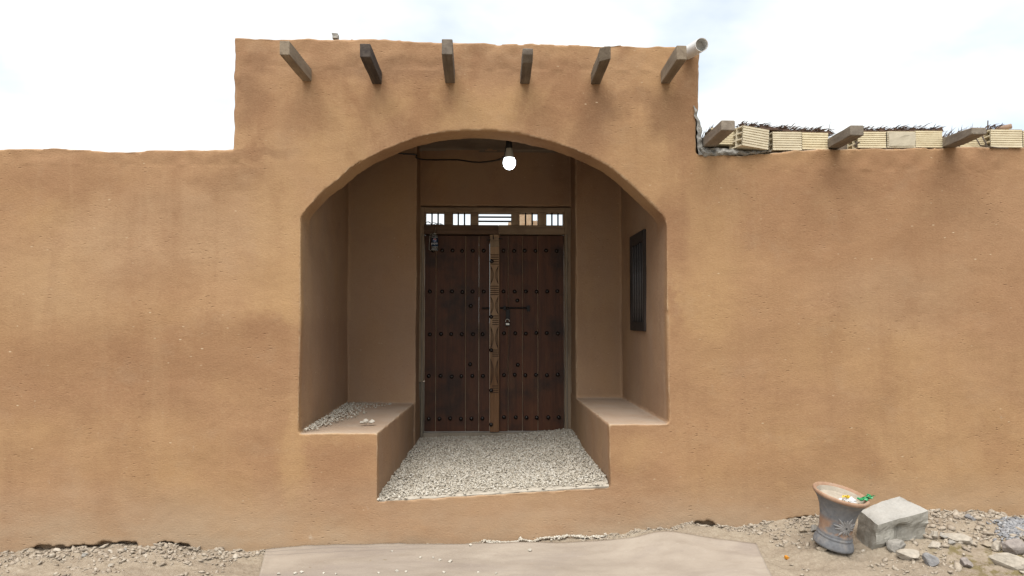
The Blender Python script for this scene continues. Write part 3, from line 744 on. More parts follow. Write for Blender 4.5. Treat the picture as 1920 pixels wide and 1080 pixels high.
fpart('jamb', XJ0 - .01, XJ1, fr_y0 + .012, 2.28, zB - .12, P(926, 717.5, fr_y0).z, M['pale_wood'], label='pale replaced lower part of the left jamb')
fpart('strip', XJ1 - .022, XJ1 - .006, fr_y0 - .012, fr_y0 + .004, zB - .05, dz_(440), M['pale_wood'])
fpart('jamb', XJ2, XJ3 + .01, fr_y0, 2.28, zB - .12, zT - .004, M['frame'])
fpart('strip', XJ2 + .008, XJ2 + .024, fr_y0 - .012, fr_y0 + .004, zB - .05, dz_(440), M['pale_wood'])
fpart('top_rail', XJ1 + .001, XJ2 - .001, fr_y0 + .002, 2.28, dz_(399.5), zT - .004, M['frame_x'])
xm = dx_(934)
fpart('middle_rail', XJ1 + .001, xm, fr_y0 + .002, 2.28, dz_(440), dz_(423), M['frame_dark'], label='dark stained left half of the middle rail')
fpart('middle_rail', xm + .001, XJ2 - .001, fr_y0 + .002, 2.28, dz_(440), dz_(423), M['frame_x'], label='paler right half of the middle rail')
fpart('sill', XJ1 + .001, XJ2 - .001, fr_y0 + .006, 2.30, dz_(850), dz_(810.5), M['pale_wood'])
zt0, zt1 = dz_(423) + .001, dz_(399.5) - .001
opens = [(797.5, 832, 'v', (809.3, 820.8)), (848.5, 881.5, 'v', (858.8, 870.5)), (897, 958.5, 'h', (407.3, 415.3)), (974, 1008.5, 'v', (985.5, 998)), (1024.5, 1056.5, 'v', (1035, 1046.5))]
prev = 795
for k, (o0, o1, kind, bars) in enumerate(opens):
    if o0 - prev > 2.0: fpart('mullion', dx_(prev) + .001, dx_(o0), fr_y0 + .006, 2.27, zt0, zt1, M['frame'] if k > 2 else M['frame_x'])
    prev = o1
    for b in bars:
        if kind == 'v': fpart('bar', dx_(b) - .0075, dx_(b) + .0075, 2.17, 2.185, zt0, zt1, M['window_wood'])
        else: fpart('bar', dx_(o0) + .001, dx_(o1) - .001, 2.17, 2.185, dz_(b) - .008, dz_(b) + .008, M['window_wood'])
fpart('mullion', dx_(1056.5) , XJ2 - .001, fr_y0 + .006, 2.27, zt0, zt1, M['frame'])
fpart('door_stop', XJ1 + .001, XJ2 - .001, 2.252, 2.30, dz_(455), dz_(440.3), M['frame_dark'])
# leaves: battens behind, planks, studs
zlo, zhi = dz_(809), dz_(441.5)
STUD = MB(); STUD.lathe([(.0205, 0), (.0205, .003), (.018, .012), (.0125, .018), (.005, .021)], 10, True, True)
bmesh.ops.rotate(STUD.bm, verts=list(STUD.bm.verts), cent=(0, 0, 0), matrix=Matrix.Rotation(R(90), 3, 'X'))
stud_me = STUD.mesh('stud'); stud_me.materials.append(M['stud']); stud_me.polygons.foreach_set('use_smooth', [True] * len(stud_me.polygons))
def stud(px, py, y, parent):
    p = P(px, py, y); link(bpy.data.objects.new('stud', stud_me), parent, (p.x, y, p.z))
rowsL = [470, 547, 626.6, 705.5, 785]; rowsR = [470, 546.5, 625, 703, 782.5]
def leaf(x0, x1, edges, rows, label):
    lf = bpy.data.objects.new('door_leaf', None); lf.empty_display_size = .05
    link(lf, gate, (dx_((x0 + x1) / 2), YD, zlo)); lf['label'] = label
    for py in rows:
        q = MB(); q.box(dx_(x0) + .01, dx_(x1) - .01, YD + .0335, YD + .062, dz_(py) - .05, dz_(py) + .05); q.build('batten', M['frame_dark'], lf)
    e = [x0] + edges + [x1]
    for i, (a, b) in enumerate(zip(e, e[1:])):
        q = MB(); dy = random.uniform(-.003, .003)
        q.box(dx_(a) + .0028, dx_(b) - .0028, YD + dy, YD + .03, zlo + random.uniform(0, .006), zhi - random.uniform(0, .004)); q.bevel(.003)
        q.build('plank', M['plank'], lf)
        if i: q = MB(); q.box(dx_(a) - .0024, dx_(a) + .0024, YD + .0045 + .003 * (i % 2), YD + .0295, zlo + .008, zhi - .006); q.build('seam_strip', M['frame'], lf)
    return lf
left_leaf = leaf(795.8, 918.6, [817.3, 873, 898], rowsL, 'left door leaf with carved centre post')
right_leaf = leaf(935.5, 1057.8, [952.8, 979.6, 1008.5], rowsR, 'right door leaf with bolt and padlock')
SX_L = [(812, 829, 848.5, 866.5, 886.5, 907), (806, 829, 847.5, 867, 886, 907), (806, 827, 846, 866, 887, 905), (804, 826, 847, 865, 885.6, 905.6), (804, 824, 844, 864, 884, 904.5)]
SX_R = [(944, 964, 984, 1004, 1024, 1044), (944, 965, 986, 1006, 1026, 1045), (945, 966, 986, 1005.5, 1025, 1046), (945, 965, 985, 1005, 1025.5, 1045.7), (945, 967, 987, 1006.5, 1028, 1047.6)]
for i in range(5):
    for x in SX_L[i]: stud(x, rowsL[i] + random.uniform(-.7, .7), YD - .002, left_leaf)
    for x in SX_R[i]: stud(x, rowsR[i] + random.uniform(-.7, .7), YD - .002, right_leaf)
for x, y in ((882.6, 573.7), (881.5, 683)): stud(x, y, YD - .002, left_leaf)
for x, y in ((970, 563.5), (971, 684)): stud(x, y, YD - .002, right_leaf)
# carved centre post
CX0, CX1 = dx_(919), dx_(935); YP = YD - .04
q = MB(); q.box(CX0 - .004, CX1 + .006, YP, YD + .034, zlo - .0, dz_(440.6)); q.bevel(.004)
post = q.build('carved_post', M['carved'], left_leaf)
def groove(py, x0=CX0 + .001, x1=CX1 - .001):
    z = dz_(py); return (x0, x1, YP - .0015, YP + .002, z - .0045, z + .0045)
q = MB()
for g0, n_, st in ((478.5, 5, 4.3), (537, 5, 3.9), (592.5, 5, 4.0), (656, 4, 3.8), (723, 4, 4.0)):
    for i in range(n_):
        b0 = groove(g0 + i * st, CX0 + (.001 if g0 < 560 else .02), CX1 - .001); q.box(*b0)
def arcs(y0, y1):
    for sx in (-1, 1):
        for k in range(5):
            pts = []
            for i in range(9):
                t = i / 8; py = y0 + (y1 - y0) * t
                off = (7.2 - 1.45 * k * math.sin(math.pi * t)) * sx if k else 7.2 * sx
                pts.append(Vector((dx_(927 + off), YP - .0005, dz_(py))))
            if k: q.tube(pts, .0022, 4)
for y0, y1 in ((499, 533), (556, 590), (612, 654), (672, 721)): arcs(y0, y1)
CARV = q.build('carving', M['carve_line'], left_leaf)
q = MB(); q.box(CX0 - .004, CX1 + .004, YP - .012, YD, dz_(464), dz_(452.5)); q.box(CX0, CX1, YP - .006, YD, dz_(452.3), dz_(446)); q.bevel(.004)
q.build('post_cap', M['frame'], left_leaf)
q = MB(); q.tube([P(914, 450.5, YP), P(941, 447, YP)], .006, 6); q.tube([P(925, 449, YP - .012), P(925, 441, YP - .012)], .004, 6)
q.build('top_latch', M['iron'], left_leaf)
for x, y in ((922, 490), (921, 594), (921, 656.6), (921, 732), (920.8, 796)): stud(x, y, YP - .001, left_leaf)
# bolt, hasp, padlock
q = MB(); q.tube([P(937, 577.5, YD - .016), P(991, 577.5, YD - .016)], .008, 8); q.box(dx_(988), dx_(993), YD - .03, YD + .002, dz_(584), dz_(573)); q.box(dx_(944), dx_(948), YD - .026, YD + .002, dz_(581.5), dz_(573.5))
q.tube([P(904, 578, YD - .016), P(918, 578, YD - .016)], .008, 8)
q.build('bolt', M['iron'], right_leaf)
q = MB(); q.box(dx_(948.5), dx_(956), YD - .012, YD + .001, dz_(599), dz_(580)); q.bevel(.002); q.build('hasp', M['iron'], right_leaf)
pk = empty('padlock', P(951.5, 612, YD - .03), 'small steel padlock hanging from the hasp on the right door leaf', 'padlock')
q = MB(); pts = [P(951.5 + 3.6 * math.cos(R(a)), 602.5 - 4.2 * math.sin(R(a)), YD - .028) for a in range(-20, 201, 20)]
q.tube(pts, .0045, 6); q.build('shackle', M['steel'], pk, smooth=True)
q = MB(); q.box(dx_(947.3), dx_(955.7), YD - .04, YD - .016, dz_(611.5), dz_(604.5)); q.bevel(.004, 2); q.build('body', M['iron'], pk)
q = MB(); q.box(dx_(948.3), dx_(954.7), YD - .0425, YD - .0405, dz_(609.3), dz_(606)); q.build('face_plate', M['steel'], pk)

# ------------------------------------------------------------------ plastic bottle hanging from the transom
bc = P(815, 470.5, 2.07); sc_ = FPX / (2.07 + 5.17)
H = 33 / sc_; rb = 6.3 / sc_
bt = empty('plastic_bottle', bc, 'small plastic drink bottle with blue label hanging by string at top left of the door', 'bottle')
prof = [(.55, 0), (.92, .02), (1, .08), (1, .30), (.97, .33)]
def lat(prof, name, m, cap0=True, cap1=True, smooth=True, seg=20):
    q = MB(); q.lathe([(r * rb, z * H) for r, z in prof], seg, cap0, cap1)
    return mesh_obj(name, q.mesh(name), m, bt, bc, smooth)
lat([(.5, 0), (.92, .015), (1, .06), (1, .26)], 'base', M['clear'], True, False)
lat([(1.02, .26), (1.02, .72)], 'label', M['label_blue'])
lat([(1, .72), (.98, .78), (.8, .86), (.45, .92), (.42, .94)], 'shoulder', M['clear'], False, False)
lat([(.5, .94), (.5, 1.0)], 'cap', M['lamp_body'])
q = MB(); ctr = Vector((bc.x + .002, bc.y - rb * 1.09, bc.z + .60 * H)); er = 3.2 / sc_
q.tube([ctr, ctr + Vector((0, .003, 0))], er, 20); q.build('emblem', M['white'], bt)
def halfdisc(name, m, sgn):
    q = MB(); vs = []
    for i in range(13):
        a = math.pi * i / 12; vs.append(q.bm.verts.new((ctr.x + er * .88 * math.cos(a), ctr.y - .0012, ctr.z + sgn * (er * .12 + er * .76 * math.sin(a)))))
    for i in range(12, -1, -1):
        t = i / 12 * 2 - 1; vs.append(q.bm.verts.new((ctr.x - er * .88 * -t * -1, ctr.y - .0012, ctr.z + sgn * er * .12 + er * .14 * math.sin(t * 3.1)))) if 0 < i < 12 else None
    q.bm.faces.new(vs if sgn > 0 else vs[::-1]); q.build(name, m, bt)
halfdisc('emblem_top', M['red'], 1); halfdisc('emblem_bottom', M['blue'], -1)
cu = bpy.data.curves.new('lettering', 'FONT'); cu.body = 'pepsi'; cu.size = .030; cu.align_x = 'CENTER'
to = bpy.data.objects.new('lettering', cu); C.objects.link(to)
dg = bpy.context.evaluated_depsgraph_get(); dg.update()
tm = bpy.data.meshes.new_from_object(to.evaluated_get(dg)); bpy.data.objects.remove(to)
tm.transform(Matrix.Rotation(R(90), 4, 'X'))
mesh_obj('lettering', tm, M['white'], bt, (bc.x, bc.y - rb * 1.10, bc.z + .36 * H))
q = MB(); q.tube([P(815.5, 438, 2.07), P(816, 431, 2.10), P(816, 424, 2.128)], .002, 5)
q.tube([P(812, 441, 2.065), P(808, 437.5, 2.068), P(806, 442, 2.07), P(805, 455, 2.075), P(804.5, 468, 2.08), P(808, 470, 2.08)], .0024, 5)
q.build('string', M['lamp_body'], bt)
q = MB()
for cx, cy, rx, ry, a0, a1 in ((803, 422, 5.5, 6.5, 10, 170), (802, 420, 5, 3.5, 20, 200), (814, 423, 5, 6, 10, 170), (818, 423, 6, 4, 0, 150), (824, 424, 6, 5.5, 20, 165), (827, 423, 4, 3, 0, 180)):
    q.tube([P(cx + rx * math.cos(R(a)), cy - ry * math.sin(R(a)), 2.14) for a in np.linspace(a0, a1, 9)], .0026, 5)
q.tube([P(797.5, 420.5, 2.14), P(812, 421, 2.14), P(832, 421.5, 2.14)], .003, 5)
tag(q.build('wire_loops', M['cable'], None), 'tangle of thin wire loops on the leftmost transom opening', 'wire')

# ------------------------------------------------------------------ niche window in the right wall
win = MB(); xw0, xw1 = XR - .02, XR + .05
za, zb = 1.455, 2.262; ya, yb = wA.y, wB.y
win.box(xw0, xw1, ya, ya + .055, za, zb)
window = win.bevel(.004).build('window', M['window_wood'], gate)
def wpart(n, *a, m=M['window_wood'], bev=.003):
    q = MB(); q.box(*a); q.bevel(bev); return q.build(n, m, window)
wpart('frame', xw0, xw1, yb - .055, yb, za, zb); wpart('frame', xw0, xw1, ya + .0555, yb - .0555, zb - .09, zb); wpart('frame', xw0, xw1, ya + .0555, yb - .0555, za, za + .075)
wpart('pane', XR + .058, XR + .066, ya - .0, yb + .0, za, zb, m=M['glass'], bev=.001)
nb = 5
for i in range(nb):
    y = ya + .055 + (yb - ya - .11) * (i + .5) / nb
    q = MB(); q.tube([(XR - .006, y, za + .07), (XR - .006, y, zb - .085)], .011, 8); q.build('bar', M['window_bar'], window, smooth=True)

# ------------------------------------------------------------------ light bulb and cable
bp = P(955, 292, .50); sb = FPX / (5.67)
lamp = empty('light_bulb', Vector((bp.x, .5, zc)), 'lit white bulb hanging from the porch ceiling under the arch', 'light bulb')
def lz(py): return P(955, py, .5).z
def lathe_at(prof, name, m, smooth=True):
    q = MB(); q.lathe([(r / sb, lz(py)) for r, py in prof], 28, True, True); return mesh_obj(name, q.mesh(name), m, lamp, (bp.x, .5, 0), smooth)
lathe_at([(2.5, 318), (6, 316.7), (9, 314.3), (11.2, 310), (11.9, 305.5), (11.3, 301), (9.6, 296.5)], 'glass_globe', M['bulb'])
lathe_at([(9.7, 296.5), (9.2, 294), (7, 284), (6.2, 279), (5.6, 278)], 'lamp_base', M['lamp_body'])
lathe_at([(5.2, 278), (5.6, 276), (5.2, 266), (4, 264), (2, 262)], 'socket', M['cable'])
q = MB(); q.tube([(bp.x, .5, lz(264)), (bp.x, .5, zc + .01)], .006, 6); q.tube([P(946, 296, .5), P(947.5, 286, .5), P(950, 270, .5), P(951, 258, .5)], .006, 6)
q.build('flex', M['cable'], lamp)
q = MB(); cp = [P(700, 282, 1.70), P(755, 288, 1.70), P(780, 290, 1.72), P(781, 296, 1.72), P(800, 299.5, 1.74), P(840, 299.5, 1.6), P(862, 300, 1.5), P(885, 303.5, 1.3), P(905, 304, 1.1), P(925, 301.5, .85), P(940, 297.5, .6), P(946, 292, .5)]
def smooth_pts(p, n=4):
    o = []
    for i in range(len(p) - 1):
        a, b, c, d = p[max(i - 1, 0)], p[i], p[i + 1], p[min(i + 2, len(p) - 1)]
        for k in range(n):
            t = k / n; o.append(.5 * ((2 * b) + (c - a) * t + (2 * a - 5 * b + 4 * c - d) * t * t + (3 * b - a - 3 * c + d) * t ** 3))
    return o + [p[-1]]
q.tube(smooth_pts(cp), .0075, 6)
tag(q.build('electric_cable', M['cable'], None), 'black electric cable slung under the porch ceiling towards the bulb', 'cable')

# ------------------------------------------------------------------ stones on the left bench
def rock_mesh(name, size, seed, flat=.6, sub=2, angular=.35):
    bm = bmesh.new(); bmesh.ops.create_icosphere(bm, subdivisions=sub, radius=.5)
    rr = random.Random(seed); planes = [(Vector((rr.gauss(0, 1), rr.gauss(0, 1), rr.gauss(0, .8))).normalized(), rr.uniform(.26, .40)) for _ in range(int(9 + angular * 6))]
    for v in bm.verts:
        for n_, d in planes:
            k = v.co.dot(n_) - d
            if k > 0: v.co -= n_ * k
        v.co += noise.noise_vector(v.co * 4 + Vector((seed, 0, 0))) * .03
    s = Vector(size)
    mnz = min(v.co.z for v in bm.verts); mx_ = [max(abs(v.co[i]) for v in bm.verts) for i in range(3)]
    for v in bm.verts: v.co = Vector((v.co.x / mx_[0] * s.x / 2, v.co.y / mx_[1] * s.y / 2, v.co.z / mx_[2] * s.z / 2))
    me = bpy.data.meshes.new(name); bm.to_mesh(me); bm.free(); return me
def rock(name, loc, size, m, rot, seed, label, cat='stone', group=None, sub=3, tilt=(0, 0)):
    me = rock_mesh(name, size, seed, sub=sub)
    me.transform(Euler((tilt[0], tilt[1], rot)).to_matrix().to_4x4())
    o = mesh_obj(name, me, m, None, loc); return tag(o, label, cat, group)
zb_ = zbL + .012
for i, (px, py, wpx, hpx, lab, m) in enumerate(((678, 792, 9, 6, 'smallest pebble at the left of the trio on the left bench', 'pebble'), (684.5, 789.5, 12, 11, 'round white pebble in the middle of the trio on the left bench', 'pebble'), (696, 790, 15, 9, 'longest white pebble at the right of the trio on the left bench', 'pebble'))):
    p = PZ(px, py + hpx * .5, zb_); s = FPX / (p.y + 5.17)
    rock('pebble', (p.x, p.y + .01, zb_ + hpx / s * .38), (wpx / s, wpx / s * .8, hpx / s), M[m], .3 * i, 40 + i, lab, 'pebble')

# ------------------------------------------------------------------ house roof on the right: beams, clay blocks, thatch, mortar
def beam2(tip, root, wpx, hpx, proud, seed, label, chip=None):
    return beam(tip, root, wpx, hpx, proud, M['beam_x'], house, label=label, seed=seed, chip=chip)
beam2((1352, 244), (1319, 275), 27, 19.5, .40, 11, 'roof beam end beside the gatehouse')
beam2((1594, 254), (1553, 277), 26.5, 20, .42, 12, 'middle roof beam end between clay blocks')
def chip_end(q, b, w, h):
    for v in q.bm.verts:
        t = v.co.y - b.y
        if t < .25: v.co.z += (.25 - t) * .06 if v.co.z < b.z + h * .4 else -(.25 - t) * .03
beam2((1822, 256), (1768, 276), 29, 20, .50, 13, 'roof beam end with sawn underside near right edge', chip_end)
def clay_block(px0, px1, pyt, pyb, Y0, label, rot=0.0, depth=.16, ribs=8, smear=False, tilt=0.0):
    a = P(px0, pyb, Y0); b = P(px1, pyt, Y0); w, h = b.x - a.x, b.z - a.z
    q = MB(); cx = (a.x + b.x) / 2
    # outer ribbed skin, hollow through its length (x)
    prof = []
    st = h / ribs
    for i in range(ribs):
        z = i * st
        prof += [(0.0, z + st * .14), (0.0, z + st * .80), (.006, z + st * .88), (.006, z + st * 1.06)]
    prof = [(0, 0)] + prof[:-1] + [(.006, h - .004), (0, h)]
    out = [(-0.0 + y, z) for y, z in prof] + [(depth, h), (depth, 0)]
    V1 = [q.bm.verts.new((-w / 2, y, z)) for y, z in out]; V2 = [q.bm.verts.new((w / 2, y, z)) for y, z in out]
    n = len(out)
    for i in range(n): q.bm.faces.new((V1[i], V2[i], V2[(i + 1) % n], V1[(i + 1) % n]))
    # end webs: a grid of 2 x 3 cells with walls 8 mm, open to the side
    t = .009; cells_y, cells_z = 2, 3
    ys_ = [t + i * (depth - t) / cells_y for i in range(cells_y)]; zs_ = [t + i * (h - t) / cells_z for i in range(cells_z)]
    cy, cz = (depth - t) / cells_y - t, (h - t) / cells_z - t
    for side in (-1, 1):
        X0 = side * (w / 2); X1 = side * (w / 2 - .07)
        yl = [.0065] + [v for y in ys_ for v in (y, y + cy)][1:] + [depth]; zl = [0.0] + [v for z in zs_ for v in (z, z + cz)] + [h]
        yl = [.0065] + sorted(set([v for y in ys_ for v in (y, y + cy)] + [depth]))[0:]
        for i in range(len(yl) - 1):
            for j in range(len(zl) - 1):
                hole = (i % 2 == 1) and (j % 2 == 1)
                X = X1 if hole else X0
                q.bm.faces.new([q.bm.verts.new((X, yl[i + u], zl[j + v])) for u, v in ((0, 0), (1, 0), (1, 1), (0, 1))])
                if hole:
                    for (u0, v0), (u1, v1) in (((0, 0), (1, 0)), ((1, 0), (1, 1)), ((1, 1), (0, 1)), ((0, 1), (0, 0))):
                        q.bm.faces.new([q.bm.verts.new(c) for c in ((X0, yl[i + u0], zl[j + v0]), (X0, yl[i + u1], zl[j + v1]), (X1, yl[i + u1], zl[j + v1]), (X1, yl[i + u0], zl[j + v0]))])
    for v in q.bm.verts:
        v.co += noise.noise_vector(v.co * 9 + Vector((px0, 0, 0))) * .0022
    me = q.mesh('clay_block'); me.transform(Euler((0, tilt, rot)).to_matrix().to_4x4())
    e = mesh_obj('clay_block', me, M['clay'], None, (cx, Y0, a.z)); tag(e, label, 'clay block', 'hollow clay blocks along the roof edge')
    if smear:
        q = MB(); q.box(-w / 2 + .01, w / 2 - .002, -.005, .004, .012, h - .008); q.sub(4); q.rough(.004, 25, 3)
        o = mesh_obj('mortar_smear', q.mesh('mortar_smear'), M['smear'], e, (cx, Y0, a.z))
    return e
clay_block(1334, 1393, 240, 270, .03, 'hollow clay block with open cells, mostly behind the beam next to the gatehouse')
clay_block(1388, 1444, 239, 276, -.06, 'ribbed clay block turned at an angle, raised off the mortar ledge', rot=R(16), tilt=R(4.5))
clay_block(1449, 1503, 247, 281, .0, 'ribbed clay block right of the angled one')
clay_block(1504, 1553, 248.5, 280, .012, 'chipped ribbed clay block just left of the middle beam', ribs=7)
clay_block(1609, 1661, 247, 276.5, .0, 'ribbed clay block just right of the middle beam')
clay_block(1664, 1716.5, 246, 276.5, .006, 'clay block with front smeared smooth by mortar', smear=True)
clay_block(1717.5, 1767, 245, 276, .0, 'ribbed clay block touching the left of the rightmost beam')
clay_block(1800, 1852, 249, 275, .05, 'set back clay block behind the rightmost beam')
clay_block(1858, 1916.5, 242.5, 275.5, -.02, 'ribbed clay block with open left end, near the right edge of the photo')
clay_block(1919, 1975, 245, 275.5, .0, 'ribbed clay block cut by the right edge of the photo')
# flat roof behind the blocks
zr = P(1500, 280, 0).z
q = MB(); q.box(XTRN + .05, x_hi, .18, 3.2, zr - .12, zr + .095); q.build('roof', M['ceiling'], house)
q = MB(); q.box(x_hi - .35, x_hi, .35, 3.2, -.1, zr - .125); q.build('side_wall', M['plaster'], house)
# palm thatch
def blades(n, xr, yr, zf, ln, lean, wid=.0042):
    Vv, Ff = [], []
    for _ in range(n):
        x = random.uniform(*xr); y = random.uniform(*yr); z = zf(x, y) + random.uniform(-.02, .02)
        l = random.uniform(*ln) * (1.6 if random.random() < .06 else 1)
        a = random.gauss(lean, .35); b = random.gauss(-.2, .5)
        d = Vector((math.sin(a), math.sin(b) * .7, math.cos(a) * .8)).normalized()
        p0 = Vector((x, y, z)); p1 = p0 + d * l * .55; p2 = p0 + d * l + Vector((.12 * l * math.sin(a), 0, -.06 * l))
        s = Vector((random.uniform(-1, 1), random.uniform(-1, 1), random.uniform(-1, 1))).cross(d).normalized() * random.uniform(.5, 1.1) * wid
        k = len(Vv)
        Vv += [p0 - s, p0 + s, p1 + s * .8, p1 - s * .8, p2 + s * .1, p2 - s * .1]
        Ff += [(k, k + 1, k + 2, k + 3), (k + 3, k + 2, k + 4, k + 5)]
    return Vv, Ff
TV, TF = [], []
def add(a):
    k = len(TV); TV.extend(a[0]); TF.extend([tuple(i + k for i in f) for f in a[1]])
def X0(px): return P(px, 260, .1).x
ztop = interp([(X0(1385), P(1385, 236, .12).z), (X0(1440), P(1440, 240, .12).z), (X0(1500), P(1500, 246, .12).z), (X0(1555), P(1555, 248, .12).z), (X0(1610), P(1610, 245, .12).z), (X0(1700), P(1700, 244, .12).z), (X0(1770), P(1770, 244, .12).z), (X0(1850), P(1850, 240, .12).z), (X0(1920), P(1920, 241, .12).z)])
clump = lambda x, y: ztop(x) - .012 + .012 * noise.noise(Vector((x * 9, 0, 0)))
add(blades(1500, (X0(1386), X0(1556)), (.06, .28), clump, (.02, .056), 1.12))
add(blades(1300, (X0(1612), X0(1758)), (.06, .28), clump, (.02, .054), 1.12))
add(blades(200, (X0(1780), X0(1850)), (.10, .3), lambda x, y: ztop(x) - .06, (.05, .10), .7))
add(blades(160, (X0(1850), X0(1885)), (.06, .28), lambda x, y: ztop(x) - .01, (.02, .054), 1.12))
add(blades(420, (X0(1320), X0(1350)), (.05, .25), lambda x, y: P(1330, 262, .1).z + (x - X0(1320)) * .12, (.05, .10), .7))
for a_, b_ in ((1390, 1556), (1612, 1762)):          # packed mass under the loose tips
    n_ = 160; q0 = len(TV)
    for i in range(n_ + 1):
        x = X0(a_) + (X0(b_) - X0(a_)) * i / n_; h = -.004 + .030 * noise.noise(Vector((x * 23, 2, 0))) * (1 + noise.noise(Vector((x * 60, 9, 0))))
        TV += [Vector((x, .05, ztop(x) - .03)), Vector((x, .07, ztop(x) - .004 + h)), Vector((x, .32, ztop(x) - .02 + h))]
    for i in range(n_):
        k = q0 + i * 3; TF += [(k, k + 3, k + 4, k + 1), (k + 1, k + 4, k + 5, k + 2)]
th = from_np('thatch', [tuple(v) for v in TV], TF, M['thatch'], house); th['kind'] = 'stuff'; th['label'] = 'dark palm fibre thatch'
q = MB(); q.tube([P(1868, 243, .10), P(1896, 236.5, .02)], [.016, .019], 10)
tag(q.rough(.002, 20).build('branch', M['log'], None, smooth=True), 'peeled round branch lying on the clay block at far right', 'branch')
q = MB()
q.tube([P(1851.5, 243, -.05), P(1852, 234, -.05), P(1852.3, 226, -.05)], .004, 5)
q.tube([P(1841, 254, .02), P(1845, 262, -.02), P(1848, 268, -.03), P(1850, 274, -.03)], .006, 5)
q.tube([P(1829, 258, .02), P(1834, 266, -.02), P(1838, 273, -.04), P(1870, 277, -.05), P(1890, 278, -.05)], .005, 5)
tag(q.build('twig', M['twig'], None), 'dry twigs caught between the rightmost beam and clay block', 'twig')
q = MB(); q.tube([P(1600, 274, -.04), P(1607, 269, -.05), P(1612, 266, -.06)], .005, 5); q.tube([P(1605.5, 264, -.03), P(1605.5, 277, -.03)], .007, 5)
tag(q.build('twig', M['twig'], None), 'short broken twig under the middle roof beam', 'twig')
# exposed grey mortar: ledge and torn edge by the tower
def slab(pix_top, pix_bot, Y, name, parent, seed):
    f1, f2 = interp(curve_xz(pix_top)), interp(curve_xz(pix_bot))
    xs = np.arange(P(pix_top[0][0], 280, 0).x, P(pix_top[-1][0], 280, 0).x, .008)
    q = MB(); cols = []
    for x in xs:
        a, b = f2(x) + .010 * noise.noise(Vector((x * 25, seed, 0))), f1(x) + .008 * noise.noise(Vector((x * 30, seed, 5)))
        col = []
        for k in range(7):
            t = k / 6; z = a + (b - a) * t
            col.append(q.bm.verts.new((x, Y - .022 * math.sin(math.pi * min(1, t * 1.1 + .12)) - .022 * noise.noise(Vector((x * 38, z * 38, seed))) , z)))
        col.append(q.bm.verts.new((x, .2, b))); cols.append(col)
    for a, b in zip(cols, cols[1:]):
        for k in range(7): q.bm.faces.new((a[k], b[k], b[k + 1], a[k + 1]))
    return q.build(name, M['mortar'], parent)
slab([(1312, 272), (1325, 277), (1360, 278), (1390, 279.5), (1402, 283), (1425, 281), (1446, 283)], [(1312, 288), (1320, 293), (1360, 291), (1400, 291), (1430, 287.5), (1446, 285)], 0.004, 'mortar', house, 3)
mp = [(1308, 200), (1309, 215), (1312, 226), (1314, 240), (1313, 258), (1315, 275), (1318, 290)]
q = MB(); rows = []
for py in np.arange(199, 292, 2.2):
    xx = np.interp(py, [p[1] for p in mp], [p[0] for p in mp]); row = []
    for k in range(7):
        t = k / 6
        b = P(xx - 8 + 10.5 * t * np.interp(py, [199, 215, 240, 292], [.35, .6, 1, 1]), py, 0)
        b.y += -.012 - .012 * noise.noise(b * 34) + (.03 * max(0, t - .6)) ; b.x += .012 * noise.noise(b * 21 + Vector((5, 5, 5)))
        row.append(q.bm.verts.new(b))
    row.append(q.bm.verts.new(row[-1].co + Vector((-.01, .25, 0)))); rows.append(row)
for a, b in zip(rows, rows[1:]):
    for k in range(7): q.bm.faces.new((a[k], a[k + 1], b[k + 1], b[k]))
q.build('mortar', M['mortar'], gate)

# ------------------------------------------------------------------ mat on the ground
edge = interp([(P(a, 1015, 0).x, v) for a, v in ((505, 1022), (560, 1020), (650, 1018), (700, 1017), (740, 1019.5), (770, 1021.5), (850, 1019.5), (1000, 1017), (1140, 1014), (1190, 1012.5), (1215, 1008), (1250, 1004.5), (1290, 1005), (1350, 1010), (1392, 1017), (1420, 1021))])
mx0, mx1 = PZ(506, 1022, 0).x, PZ(1392, 1018, .04).x
nu, nvv = 190, 70; MV = []
for j in range(nvv + 1):
    t = j / nvv
    for i in range(nu + 1):
        u = i / nu; x = mx0 + (mx1 - mx0) * u
        xt = x
        px_guess = 505 + (1398 - 505) * u; e = edge(P(px_guess, 1015, 0).x)
        gz0 = .02; p0 = PZ(px_guess, e, gz0)
        y0 = min(p0.y, -.012)
        for _ in range(3): gz0 = ground_z(x, y0) + .022; y0 = min(PZ(px_guess, e, gz0).y, -.012)
        y = y0 - t * 1.9
        skew = .42 * t * (1 - u) - .34 * t * u 
        xx = x + skew
        bump = .030 * math.exp(-((u - .82) / .07) ** 2 - ((t - .02) / .14) ** 2) + .018 * math.exp(-((u - .12) / .16) ** 2 - (t / .06) ** 2)
        fold = .011 * math.exp(-((t - .10 - .25 * (u - .87)) / .022) ** 2) * math.exp(-((u - .88) / .09) ** 2) + .008 * math.exp(-((u - .845 + .3 * (t - .12)) / .010) ** 2) * math.exp(-((t - .13) / .07) ** 2)
        zz = ground_z(xx, y) + .020 + bump + fold + .007 * noise.noise(Vector((xx * 3, y * 3, 0))) + .0045 * noise.noise(Vector((xx * 7 + y * 3, y * 16, 0))) + .006 * max(0, noise.noise(Vector((xx * 2.2 + y * 5, y * 9 - xx, 4))) - .15) + .0015 * noise.noise(Vector((xx * 26, y * 30, 0)))
        hemr = .004 if min(i, nu - i) < 2 or j < 2 else 0
        MV.append((xx, y + .008 * noise.noise(Vector((x * 5, 0, 9))) * (1 - t), zz + hemr))
ii = (np.arange(nvv)[:, None] * (nu + 1) + np.arange(nu)[None, :]).ravel()
mt = from_np('floor_mat', MV, np.stack([ii, ii + nu + 1, ii + nu + 2, ii + 1], 1), M['felt'], None, smooth=True)
sm = mt.modifiers.new('thick', 'SOLIDIFY'); sm.thickness = .012; sm.offset = -1
tag(mt, 'dusty beige felt mat lying on the ground in front of the gatehouse step', 'mat')
MVa = np.array(MV)
